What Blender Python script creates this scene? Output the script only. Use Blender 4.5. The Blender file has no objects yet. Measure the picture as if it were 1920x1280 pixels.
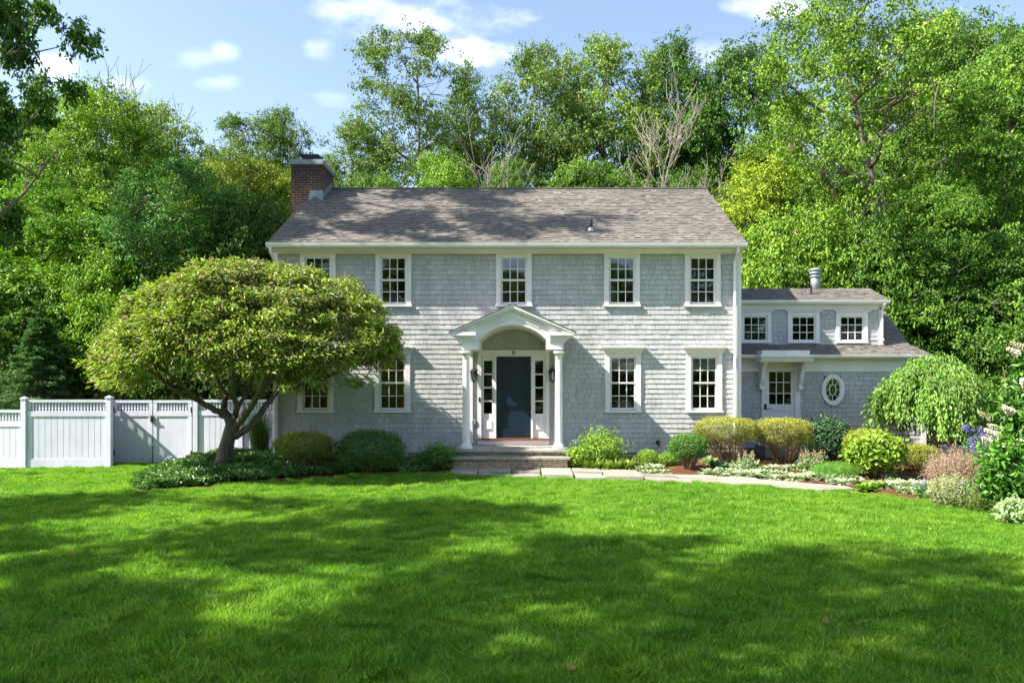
import bpy, math, random
import numpy as np
from mathutils import Vector
R = math.radians
C = bpy.context.scene.collection
sc = bpy.context.scene

# ------------------------------------------------------------------ camera
F = 1420.0; HX = 989.0; HY = 725.0; CZ = 2.0       # focal length (px at 1920), vanishing point, eye height
cam_d = bpy.data.cameras.new("camera"); cam = bpy.data.objects.new("camera", cam_d); C.objects.link(cam)
cam.location = (0, 0, CZ); cam.rotation_euler = (R(90), 0, 0)
cam_d.sensor_width = 36; cam_d.lens = 36 * F / 1920
cam_d.shift_x = -(HX - 960) / 1920; cam_d.shift_y = (HY - 640) / 1920
cam_d.clip_start = 0.1; cam_d.clip_end = 3000
sc.camera = cam

# ------------------------------------------------------------------ light
SUN = Vector((-3.25, -1.0, 3.35)).normalized()      # towards the sun
el = math.asin(SUN.z); az = math.atan2(SUN.x, SUN.y)
sd = bpy.data.lights.new("sun", 'SUN'); so = bpy.data.objects.new("sun", sd); C.objects.link(so)
sd.energy = 5.0; sd.angle = R(0.5); sd.color = (1.0, 0.94, 0.80)
so.rotation_euler = SUN.to_track_quat('Z', 'Y').to_euler(); so.location = (-40, -12, 40)
w = bpy.data.worlds.new("World"); sc.world = w; w.use_nodes = True
nt = w.node_tree; nt.nodes.clear()
def wn(t, **k):
    n = nt.nodes.new(t)
    for a, b in k.items(): setattr(n, a, b)
    return n
sky = wn('ShaderNodeTexSky', sky_type='NISHITA', sun_disc=False, sun_elevation=el, sun_rotation=az, altitude=50,
         air_density=0.9, dust_density=1.4, ozone_density=1.6)
bg = wn('ShaderNodeBackground'); out = wn('ShaderNodeOutputWorld')
bg.inputs[1].default_value = 0.12
# thin fair-weather clouds, laid out by compass direction
tc = wn('ShaderNodeTexCoord'); sep = wn('ShaderNodeSeparateXYZ'); nt.links.new(tc.outputs['Generated'], sep.inputs[0])
def wm(op, a, b=None, c=None):
    n = wn('ShaderNodeMath', operation=op)
    for i, v in enumerate((a, b, c)):
        if v is None: continue
        if isinstance(v, (int, float)): n.inputs[i].default_value = v
        else: nt.links.new(v, n.inputs[i])
    return n.outputs[0]
ay = wm('MAXIMUM', sep.outputs[1], 0.05)
u = wm('DIVIDE', sep.outputs[0], ay); v = wm('DIVIDE', sep.outputs[2], ay)
noi = wn('ShaderNodeTexNoise'); noi.inputs['Scale'].default_value = 9; noi.inputs['Detail'].default_value = 7; noi.inputs['Roughness'].default_value = .6
mp = wn('ShaderNodeMapping'); mp.inputs['Scale'].default_value = (1, 1, 2.2)
nt.links.new(tc.outputs['Generated'], mp.inputs[0]); nt.links.new(mp.outputs[0], noi.inputs[0])
tot = None
for (px, py, rx, ry, s) in ((800, 40, 190, 46, 1.0), (700, 20, 110, 34, .8), (885, 95, 110, 27, 1.35), (1440, 15, 100, 24, 1.0), (105, 128, 42, 26, .9), (420, 155, 60, 18, .7),
                            (600, 90, 40, 22, .6), (235, 163, 55, 20, .6), (635, 187, 60, 22, .6), (420, 100, 30, 20, .5), (365, 112, 50, 22, .45), (1330, 105, 90, 34, .6), (60, -60, 200, 40, .6), (1250, -90, 300, 60, .8)):
    du = wm('DIVIDE', wm('SUBTRACT', u, (px - HX) / F), rx / F * 1.15); dv = wm('DIVIDE', wm('SUBTRACT', v, (HY - py) / F), ry / F * 1.2)
    r2 = wm('ADD', wm('MULTIPLY', du, du), wm('MULTIPLY', dv, dv))
    e = wm('MULTIPLY', wm('MAXIMUM', wm('SUBTRACT', wm('MULTIPLY', wm('SUBTRACT', noi.outputs[0], 0.30), 4.4), r2), 0.0), s)
    tot = e if tot is None else wm('MAXIMUM', tot, e)
cl = wm('MINIMUM', wm('MULTIPLY', wm('POWER', wm('MINIMUM', tot, 1.4), 1.8), .32), 0.52)
mx = wn('ShaderNodeMixRGB'); mx.inputs[2].default_value = (8.4, 8.6, 8.8, 1)
hs = wn('ShaderNodeHueSaturation'); hs.inputs['Saturation'].default_value = 0.85; hs.inputs['Value'].default_value = 0.95
nt.links.new(sky.outputs[0], hs.inputs['Color'])
gm = wn('ShaderNodeMixRGB', blend_type='MULTIPLY'); gm.inputs[0].default_value = 1; gm.inputs[2].default_value = (.91, .95, .95, 1); nt.links.new(hs.outputs[0], gm.inputs[1])
nt.links.new(cl, mx.inputs[0]); nt.links.new(gm.outputs[0], mx.inputs[1]); nt.links.new(mx.outputs[0], bg.inputs[0]); nt.links.new(bg.outputs[0], out.inputs[0])
sc.view_settings.view_transform = 'Standard'; sc.view_settings.look = 'None'; sc.view_settings.gamma = 1; sc.view_settings.use_curve_mapping = False
sc.view_settings.exposure = 1.58
sc.render.engine = 'CYCLES'
sc.cycles.max_bounces = 6; sc.cycles.diffuse_bounces = 3; sc.cycles.glossy_bounces = 3; sc.cycles.transmission_bounces = 4; sc.cycles.transparent_max_bounces = 6
sc.cycles.caustics_reflective = False; sc.cycles.caustics_refractive = False

# ------------------------------------------------------------------ helpers
def PX(px, Y): return (px - HX) * Y / F
def PZ(py, Y): return CZ + (HY - py) * Y / F
def sm(a, b, x):
    t = min(1, max(0, (x - a) / (b - a))); return t * t * (3 - 2 * t)
def zg(x, y):
    """height of the ground"""
    z = 0.10 * sm(15.5, 18.0, y)
    z -= 0.27 * sm(-7.5, -10.5, x) * sm(13.0, 20.0, y)
    z += 0.9 * sm(32, 60, y)
    z += 0.02 * math.sin(x * .7 + 1) * math.sin(y * .6) * sm(19, 10, y)
    return z
def tag(o, label=None, cat=None, group=None, kind=None):
    if label: o['label'] = label
    if cat: o['category'] = cat
    if group: o['group'] = group
    if kind: o['kind'] = kind
    return o
def empty(name, loc, label=None, cat=None, group=None, rz=0):
    o = bpy.data.objects.new(name, None); C.objects.link(o); o.location = loc; o.rotation_euler = (0, 0, rz)
    o.empty_display_size = .2
    return tag(o, label, cat, group)
def mesh_np(name, V, faces_k, mat, parent=None, tint=None, smooth=False, loc=(0, 0, 0)):
    """faces_k: list of (n,k) int arrays"""
    me = bpy.data.meshes.new(name)
    V = np.asarray(V, dtype=np.float32)
    loops = np.concatenate([f.ravel() for f in faces_k]).astype(np.int32)
    tot_ = np.concatenate([np.full(len(f), f.shape[1], dtype=np.int32) for f in faces_k])
    st = np.zeros(len(tot_), dtype=np.int32); st[1:] = np.cumsum(tot_)[:-1]
    me.vertices.add(len(V)); me.vertices.foreach_set('co', V.ravel())
    me.loops.add(len(loops)); me.loops.foreach_set('vertex_index', loops)
    me.polygons.add(len(tot_)); me.polygons.foreach_set('loop_start', st); me.polygons.foreach_set('loop_total', tot_)
    me.polygons.foreach_set('use_smooth', np.full(len(tot_), bool(smooth)))
    if tint is not None:
        a = me.attributes.new('tint', 'FLOAT', 'FACE'); a.data.foreach_set('value', np.asarray(tint, dtype=np.float32))
    me.materials.append(mat); me.update(calc_edges=True)
    o = bpy.data.objects.new(name, me); C.objects.link(o); o.location = loc
    if parent: o.parent = parent
    return o
class MB:
    def __init__(s, o=(0, 0, 0)): s.v = []; s.f = []; s.t = []; s.o = o; s.cur = 0.5
    def add(s, vs, fs):
        n = len(s.v); s.v += [tuple(p) for p in vs]
        for f in fs: s.f.append(tuple(i + n for i in f)); s.t.append(s.cur)
    def box(s, x0, x1, y0, y1, z0, z1):
        if x1 < x0: x0, x1 = x1, x0
        s.add([(x0, y0, z0), (x1, y0, z0), (x1, y1, z0), (x0, y1, z0), (x0, y0, z1), (x1, y0, z1), (x1, y1, z1), (x0, y1, z1)],
              [(0, 3, 2, 1), (4, 5, 6, 7), (0, 1, 5, 4), (1, 2, 6, 5), (2, 3, 7, 6), (3, 0, 4, 7)])
    def prism_x(s, prof, x0, x1):
        """profile [(y,z)] extruded along x"""
        n = len(prof); s.add([(x0, y, z) for y, z in prof] + [(x1, y, z) for y, z in prof],
              [tuple(range(n - 1, -1, -1)), tuple(range(n, 2 * n))] + [(i, (i + 1) % n, n + (i + 1) % n, n + i) for i in range(n)])
    def prism_y(s, prof, y0, y1):
        """profile [(x,z)] extruded along y"""
        n = len(prof); s.add([(x, y0, z) for x, z in prof] + [(x, y1, z) for x, z in prof],
              [tuple(range(n)), tuple(range(2 * n - 1, n - 1, -1))] + [((i + 1) % n, i, n + i, n + (i + 1) % n) for i in range(n)])
    def strip_y(s, outer, inner, y0, y1):
        """band between two polylines of (x,z), extruded along y"""
        n = len(outer)
        vs = [(x, y, z) for y in (y0, y1) for L in (outer, inner) for x, z in L]
        g = lambda k, l, i: (k * 2 + l) * n + i
        fs = []
        for i in range(n - 1):
            fs += [(g(0, 0, i), g(0, 1, i), g(0, 1, i + 1), g(0, 0, i + 1)), (g(1, 0, i), g(1, 0, i + 1), g(1, 1, i + 1), g(1, 1, i)),
                   (g(0, 0, i), g(0, 0, i + 1), g(1, 0, i + 1), g(1, 0, i)), (g(0, 1, i), g(1, 1, i), g(1, 1, i + 1), g(0, 1, i + 1))]
        for i in (0, n - 1): fs.append((g(0, 0, i), g(1, 0, i), g(1, 1, i), g(0, 1, i)))
        s.add(vs, fs)
    def tube(s, pts, rad, n=8, cap=True):
        rings = []; base = []
        pts = [Vector(p) for p in pts]
        up = Vector((.31, .17, .93))
        for i, p in enumerate(pts):
            d = (pts[min(i + 1, len(pts) - 1)] - pts[max(i - 1, 0)])
            d = d.normalized() if d.length > 1e-9 else Vector((0, 0, 1))
            a = d.cross(up)
            if a.length < .15: a = d.cross(Vector((1, .1, 0)))
            a.normalize(); b = d.cross(a)
            r = rad[i] if hasattr(rad, '__len__') else rad
            base += [p + a * (math.cos(2 * math.pi * k / n) * r) + b * (math.sin(2 * math.pi * k / n) * r) for k in range(n)]
        fs = []
        for i in range(len(pts) - 1):
            for k in range(n): fs.append((i * n + k, i * n + (k + 1) % n, (i + 1) * n + (k + 1) % n, (i + 1) * n + k))
        if cap: fs.append(tuple(range(n - 1, -1, -1))); m = (len(pts) - 1) * n; fs.append(tuple(range(m, m + n)))
        s.add(base, fs)
    def lathe(s, prof, c, n=20):
        """profile [(r,z)] round vertical axis at c"""
        vs = [(c[0] + r * math.cos(2 * math.pi * k / n), c[1] + r * math.sin(2 * math.pi * k / n), c[2] + z) for r, z in prof for k in range(n)]
        fs = [(i * n + k, i * n + (k + 1) % n, (i + 1) * n + (k + 1) % n, (i + 1) * n + k) for i in range(len(prof) - 1) for k in range(n)]
        m = (len(prof) - 1) * n
        s.add(vs, fs + [tuple(range(n - 1, -1, -1)), tuple(range(m, m + n))])
    def build(s, name, mat, parent=None, smooth=False, bevel=0, loc=(0, 0, 0)):
        o0 = s.o
        V = np.array(s.v, dtype=np.float32) - np.array(o0, dtype=np.float32)
        by = {}
        for f, t in zip(s.f, s.t): by.setdefault(len(f), []).append((f, t))
        fk = [np.array([f for f, t in L]) for L in by.values()]; tt = np.concatenate([[t for f, t in L] for L in by.values()])
        o = mesh_np(name, V, fk, mat, parent, tt, smooth, loc)
        if smooth:
            for p in o.data.polygons:
                if len(p.vertices) > 4: p.use_smooth = False
        if bevel:
            m = o.modifiers.new('bevel', 'BEVEL'); m.width = bevel; m.segments = 2; m.limit_method = 'ANGLE'
        return o
# ---- materials
def newmat(name):
    m = bpy.data.materials.new(name); m.use_nodes = True
    n = m.node_tree.nodes; b = n['Principled BSDF']
    return m, m.node_tree, b
def N(t, typ, **k):
    n = t.nodes.new(typ)
    for a, b in k.items():
        if a.startswith('i_'):
            n.inputs[a[2:].replace('_', ' ')].default_value = b
        else: setattr(n, a, b)
    return n
def ramp(t, fac, cols):
    r = N(t, 'ShaderNodeValToRGB'); e = r.color_ramp.elements
    while len(e) < len(cols): e.new(.5)
    for i, (p, c) in enumerate(cols): e[i].position = p; e[i].color = (*c, 1)
    t.links.new(fac, r.inputs[0]); return r.outputs[0]
def mulcol(t, a, b, fac=1.0, blend='MULTIPLY'):
    m = N(t, 'ShaderNodeMixRGB', blend_type=blend); m.inputs[0].default_value = fac
    for i, x in ((1, a), (2, b)):
        if isinstance(x, tuple): m.inputs[i].default_value = (*x, 1)
        else: t.links.new(x, m.inputs[i])
    return m.outputs[0]
def noise(t, scale, detail=5, rough=.6, stretch=(1, 1, 1), coord='Object'):
    tc = N(t, 'ShaderNodeTexCoord'); mp = N(t, 'ShaderNodeMapping'); mp.inputs['Scale'].default_value = stretch
    if coord == 'Position':
        g = N(t, 'ShaderNodeNewGeometry'); t.links.new(g.outputs['Position'], mp.inputs[0])
    else: t.links.new(tc.outputs[coord], mp.inputs[0])
    n = N(t, 'ShaderNodeTexNoise'); n.inputs['Scale'].default_value = scale; n.inputs['Detail'].default_value = detail; n.inputs['Roughness'].default_value = rough
    t.links.new(mp.outputs[0], n.inputs[0]); return n.outputs[0]
def bump(t, b, h, strength=.3, dist=.01):
    n = N(t, 'ShaderNodeBump'); n.inputs['Strength'].default_value = strength; n.inputs['Distance'].default_value = dist
    t.links.new(h, n.inputs['Height']); t.links.new(n.outputs[0], b.inputs['Normal'])
def surf(name, c1, c2, scale=6, rough=.6, bmp=0, bscale=40, spec=.3, stretch=(1, 1, 1), metal=0, tintamt=0, grime=None):
    m, t, b = newmat(name)
    n = noise(t, scale, 6, .65, stretch)
    col = ramp(t, n, [(.3, c1), (.7, c2)])
    if tintamt:
        a = N(t, 'ShaderNodeAttribute', attribute_name='tint')
        col = mulcol(t, col, ramp(t, a.outputs['Fac'], [(0, (1 - tintamt,) * 3), (1, (1, 1, 1))]))
    if grime:
        g = noise(t, grime[0], 8, .75, grime[1]); col = mulcol(t, col, ramp(t, g, [(.42, grime[2]), (.62, (1, 1, 1))]))
    t.links.new(col, b.inputs['Base Color']); b.inputs['Roughness'].default_value = rough
    b.inputs['Specular IOR Level'].default_value = spec; b.inputs['Metallic'].default_value = metal
    if bmp: bump(t, b, noise(t, bscale, 4, .6, stretch), bmp, .01)
    return m
def leafmat(name, cols, trans=.35, rough=.45, spec=.35, objcol=True, tcol=(1.0, 1.25, .45)):
    m, t, b = newmat(name)
    a = N(t, 'ShaderNodeAttribute', attribute_name='tint')
    col = ramp(t, a.outputs['Fac'], [(i / (len(cols) - 1), c) for i, c in enumerate(cols)])
    if objcol:
        oi = N(t, 'ShaderNodeObjectInfo'); col = mulcol(t, col, oi.outputs['Color'])
    t.links.new(col, b.inputs['Base Color']); b.inputs['Roughness'].default_value = rough; b.inputs['Specular IOR Level'].default_value = spec
    tr = N(t, 'ShaderNodeBsdfTranslucent'); t.links.new(mulcol(t, col, tcol), tr.inputs['Color'])
    mix = N(t, 'ShaderNodeMixShader'); mix.inputs[0].default_value = trans
    o = t.nodes['Material Output']; t.links.new(b.outputs[0], mix.inputs[1]); t.links.new(tr.outputs[0], mix.inputs[2]); t.links.new(mix.outputs[0], o.inputs[0])
    return m
M = {}
M['white'] = surf('white_trim_paint', (.82, .77, .81), (.86, .81, .84), 3, .4, .05, 60, .4, grime=(1.2, (1, 1, .25), (.90, .90, .88)))
M['vinyl'] = surf('white_vinyl', (.67, .65, .83), (.73, .71, .89), 2, .35, 0, 40, .4, grime=(1.5, (1, 1, .3), (.84, .86, .84)))
M['shingle'] = surf('grey_painted_cedar', (.485, .485, .51), (.57, .57, .595), 3.0, .7, .35, 120, .2, (1, 1, .12), tintamt=.15, grime=(.55, (1, 1, .4), (.86, .86, .84)))
M['corew'] = surf('wall_sheathing', (.14, .14, .14), (.18, .18, .18), 3, .8)
M['inside'] = surf('interior_plaster', (.25, .23, .20), (.30, .28, .25), 2, .8)
M['roof'] = surf('asphalt_roof_shingle', (.165, .147, .133), (.245, .222, .205), 22, .92, .5, 300, .15, tintamt=.26, grime=(.5, (1, 1, 1), (.86, .86, .88)))
M['metal_g'] = surf('galvanised_metal', (.36, .40, .45), (.52, .55, .58), 5, .35, .05, 30, .5, metal=.7)
M['lead'] = surf('lead_flashing', (.17, .20, .24), (.30, .33, .37), 6, .55, 0, 30, .4, metal=.3)
M['black'] = surf('black_metal', (.012, .012, .013), (.02, .02, .022), 8, .4, 0, 30, .5)
M['navy'] = surf('navy_door_paint', (.010, .019, .038), (.013, .023, .045), 2, .28, .03, 60, .5)
M['redwood'] = surf('stained_wood_sill', (.16, .055, .03), (.24, .085, .045), 8, .4, .1, 60, .4, (.3, 4, 4))
M['granite'] = surf('bluestone_tread', (.30, .28, .26), (.44, .41, .38), 7, .7, .15, 60, .3, grime=(2, (1, 1, 1), (.75, .74, .72)))
M['flag'] = surf('flagstone', (.27, .25, .21), (.40, .37, .32), 4, .8, .25, 40, .2, tintamt=.35)
M['bark'] = surf('tree_bark', (.085, .068, .055), (.20, .165, .135), 9, .9, .9, 24, .1, (1.6, 1.6, .35))
M['palebark'] = surf('pale_dead_bark', (.20, .175, .15), (.34, .31, .27), 7, .9, .4, 30, .1, (1.6, 1.6, .4))
M['twig'] = surf('brown_twig', (.13, .085, .05), (.26, .18, .11), 12, .85, 0)
M['mulch'] = surf('bark_mulch', (.065, .028, .016), (.15, .065, .036), 30, .95, 1.0, 70, .1)
M['cream'] = surf('cream_shade_fabric', (.72, .75, .66), (.82, .84, .76), 9, .9)
M['amber'] = surf('amber_glow', (.70, .32, .10), (.85, .45, .17), 5, .9, 0, 10, .1, (8, 1, .6))  # warm indoor glow put into a plain surface colour
M['asphalt'] = surf('asphalt_driveway', (.05, .05, .055), (.085, .085, .09), 40, .85, .3, 200, .2)
M['stone_loose'] = surf('field_stone', (.30, .27, .23), (.50, .45, .39), 6, .85, .5, 30, .2, tintamt=.4)
# brick
m, t, b = newmat('chimney_brick'); M['brick'] = m
tcn = N(t, 'ShaderNodeTexCoord'); sp = N(t, 'ShaderNodeSeparateXYZ'); t.links.new(tcn.outputs['Object'], sp.inputs[0])
ad = N(t, 'ShaderNodeMath', operation='ADD'); t.links.new(sp.outputs[0], ad.inputs[0]); t.links.new(sp.outputs[1], ad.inputs[1])
cb = N(t, 'ShaderNodeCombineXYZ'); t.links.new(ad.outputs[0], cb.inputs[0]); t.links.new(sp.outputs[2], cb.inputs[1])
bk = N(t, 'ShaderNodeTexBrick'); t.links.new(cb.outputs[0], bk.inputs[0])
bk.inputs['Scale'].default_value = 1; bk.inputs['Brick Width'].default_value = .21; bk.inputs['Row Height'].default_value = .072; bk.inputs['Mortar Size'].default_value = .007; bk.inputs['Bias'].default_value = -.1
bk.inputs['Color1'].default_value = (.22, .055, .035, 1); bk.inputs['Color2'].default_value = (.085, .032, .034, 1); bk.inputs['Mortar'].default_value = (.36, .31, .28, 1)
stain = N(t, 'ShaderNodeMapRange'); stain.inputs[1].default_value = 7.3; stain.inputs[2].default_value = 8.4
t.links.new(sp.outputs[2], stain.inputs[0])   # soot weathering of the uppermost courses
ns = noise(t, 3, 6, .7)
sm_ = N(t, 'ShaderNodeMath', operation='MULTIPLY'); t.links.new(stain.outputs[0], sm_.inputs[0]); t.links.new(ns, sm_.inputs[1])
c_ = mulcol(t, bk.outputs[0], ramp(t, sm_.outputs[0], [(.08, (1, 1, 1)), (.45, (.26, .26, .42))]))
c_ = mulcol(t, c_, ramp(t, noise(t, 14, 4), [(.3, (.7, .7, .7)), (.7, (1.15, 1.1, 1.1))]))
t.links.new(c_, b.inputs['Base Color']); b.inputs['Roughness'].default_value = .85; bump(t, b, bk.outputs['Fac'], -.6, .01)
# rubble stone
m, t, b = newmat('rubble_stone_wall'); M['rubble'] = m
tcn = N(t, 'ShaderNodeTexCoord'); vo = N(t, 'ShaderNodeTexVoronoi'); mpn = N(t, 'ShaderNodeMapping'); mpn.inputs['Scale'].default_value = (4.2, 4.2, 9)
ndis = noise(t, 3, 3); mixv = N(t, 'ShaderNodeMixRGB', blend_type='ADD'); mixv.inputs[0].default_value = .12
t.links.new(tcn.outputs['Object'], mixv.inputs[1]); t.links.new(ndis, mixv.inputs[2]); t.links.new(mixv.outputs[0], mpn.inputs[0]); t.links.new(mpn.outputs[0], vo.inputs[0])
ve = N(t, 'ShaderNodeTexVoronoi', feature='DISTANCE_TO_EDGE'); t.links.new(mpn.outputs[0], ve.inputs[0])
sc_ = N(t, 'ShaderNodeSeparateColor'); t.links.new(vo.outputs['Color'], sc_.inputs[0])
c_ = ramp(t, sc_.outputs[0], [(0, (.42, .27, .17)), (.4, (.68, .50, .34)), (.7, (.78, .66, .50)), (1, (.50, .42, .34))])
c_ = mulcol(t, c_, ramp(t, noise(t, 20, 5), [(.3, (.75, .75, .75)), (.7, (1.1, 1.1, 1.1))]))
c_ = mulcol(t, c_, ramp(t, ve.outputs[0], [(.0, (.30, .28, .26)), (.06, (1, 1, 1))]))
t.links.new(c_, b.inputs['Base Color']); b.inputs['Roughness'].default_value = .9; bump(t, b, ramp(t, ve.outputs[0], [(0, (0, 0, 0)), (.15, (1, 1, 1))]), .8, .03)
# glass
m, t, b = newmat('window_glass'); M['glass'] = m
t.nodes.remove(b); gl = N(t, 'ShaderNodeBsdfGlossy'); gl.inputs['Roughness'].default_value = .02; gl.inputs['Color'].default_value = (1, 1, 1, 1)
trn = N(t, 'ShaderNodeBsdfTransparent'); trn.inputs[0].default_value = (.82, .85, .83, 1)
fr = N(t, 'ShaderNodeFresnel'); fr.inputs[0].default_value = 1.75; mxs = N(t, 'ShaderNodeMixShader')
bn = N(t, 'ShaderNodeBump'); bn.inputs['Strength'].default_value = .06; bn.inputs['Distance'].default_value = .02
t.links.new(noise(t, 2.2, 2), bn.inputs['Height']); t.links.new(bn.outputs[0], gl.inputs['Normal'])
t.links.new(fr.outputs[0], mxs.inputs[0]); t.links.new(trn.outputs[0], mxs.inputs[1]); t.links.new(gl.outputs[0], mxs.inputs[2]); t.links.new(mxs.outputs[0], t.nodes['Material Output'].inputs[0])
# foliage
M['leaf'] = leafmat('tree_leaf', [(.038, .072, .014), (.085, .15, .022), (.17, .26, .038), (.30, .37, .085)], .25, .5, .25)
M['leaf_dark'] = leafmat('evergreen_leaf', [(.035, .075, .03), (.06, .115, .045), (.10, .17, .07)], .15, .5)
M['leaf_dome'] = leafmat('dome_tree_leaf', [(.38, .27, .19), (.10, .16, .025), (.30, .41, .05), (.50, .58, .12)], .32)
M['leaf_gold'] = leafmat('golden_privet_leaf', [(.06, .08, .02), (.15, .17, .03), (.32, .33, .05), (.46, .44, .09)], .22)
M['leaf_shrub'] = leafmat('shrub_leaf', [(.03, .07, .018), (.06, .13, .025), (.11, .20, .04)], .25)
M['leaf_lime'] = leafmat('lime_leaf', [(.13, .24, .03), (.24, .38, .05), (.36, .48, .08)], .3)
M['leaf_silver'] = leafmat('silver_leaf', [(.16, .24, .10), (.36, .44, .26), (.62, .66, .50)], .2, .7, .2)
M['leaf_cover'] = leafmat('ground_cover_leaf', [(.045, .11, .025), (.10, .22, .05), (.22, .36, .10)], .2, .35, .5)
M['leaf_dry'] = leafmat('dry_flower_stalk', [(.30, .22, .12), (.46, .33, .24), (.55, .42, .38)], .2, .8, .1)
M['petal_w'] = leafmat('cream_white_petal', [(.55, .50, .36), (.70, .64, .52), (.80, .74, .66)], .3, .7, .1, tcol=(1, 1, .9))
M['petal_b'] = leafmat('violet_blue_petal', [(.12, .12, .38), (.20, .19, .50), (.30, .28, .58)], .3, .7, .1, tcol=(1, 1, 1))

# ------------------------------------------------------------------ foliage tools
def unit(a): return a / np.maximum(np.linalg.norm(a, axis=1, keepdims=True), 1e-9)
def leaves(rs, P, Nn, L, W, droop=0.0, up=0.0, big=False, tdir=None, fold=.25):
    """leaf meshes at points P with normals Nn"""
    n = len(P)
    T = rs.normal(size=(n, 3)) if tdir is None else tdir + rs.normal(size=(n, 3)) * .35
    T[:, 2] -= droop; T[:, 2] += up
    Nn = unit(Nn); T = unit(T - Nn * np.sum(T * Nn, axis=1, keepdims=True) * (0.6 if (droop or up) else 1))
    S = unit(np.cross(T, Nn)); Nn = np.cross(S, T)
    l = (L * rs.uniform(.65, 1.3, n))[:, None]; ww = (W * rs.uniform(.7, 1.25, n))[:, None]
    if not big:
        V = np.stack([P, P + T * l * .45 + S * ww * .5 + Nn * ww * fold, P + T * l, P + T * l * .45 - S * ww * .5 + Nn * ww * fold], axis=1).reshape(-1, 3)
        f = (np.arange(n)[:, None] * 4 + np.array([[0, 1, 2, 3]]))
        return V, f
    c = -Nn * l * .18
    V = np.stack([P, P + T * l * .3 + S * ww * .5 + Nn * ww * fold, P + T * l * .7 + S * ww * .38 + Nn * ww * fold + c * .5, P + T * l + c,
                  P + T * l * .7 - S * ww * .38 + Nn * ww * fold + c * .5, P + T * l * .3 - S * ww * .5 + Nn * ww * fold], axis=1).reshape(-1, 3)
    k = np.arange(n)[:, None] * 6
    f = np.concatenate([k + np.array([[0, 1, 2, 3]]), k + np.array([[0, 3, 4, 5]])])
    return V, f
def clump_points(rs, CC, rc, per, flat=.6, spray=.13, each=13):
    """leaf points in small sprays round clump centres CC, and outward normals"""
    n = len(CC); rc = np.broadcast_to(rc, (n,)); ns = np.maximum(2, (per * (rc / rc.mean()) ** 1.6 / each).astype(int))
    SC = np.repeat(CC, ns, axis=0); g = np.clip(rs.normal(size=SC.shape) * .52, -1.3, 1.3); g[:, 2] = g[:, 2] * flat - .15 * (g[:, 0] ** 2 + g[:, 1] ** 2)
    SC = SC + g * np.repeat(rc, ns)[:, None]; idx = np.repeat(np.repeat(np.arange(n), ns), each)
    off = rs.normal(size=(len(SC) * each, 3)) * [spray, spray, spray * .45]; P = np.repeat(SC, each, axis=0) + off
    return P, unit(np.repeat(g, each, axis=0) * .8 + off * 2 + [0, 0, .1]), idx
def wob(th, z, ph, amp):
    return 1 + amp * (np.sin(th * 2 + ph) * .5 + np.sin(th * 3 + z * 1.3 + ph * 2.1) * .5 + np.sin(th * 5 - z * 2.1 + ph * .7) * .35)
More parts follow.
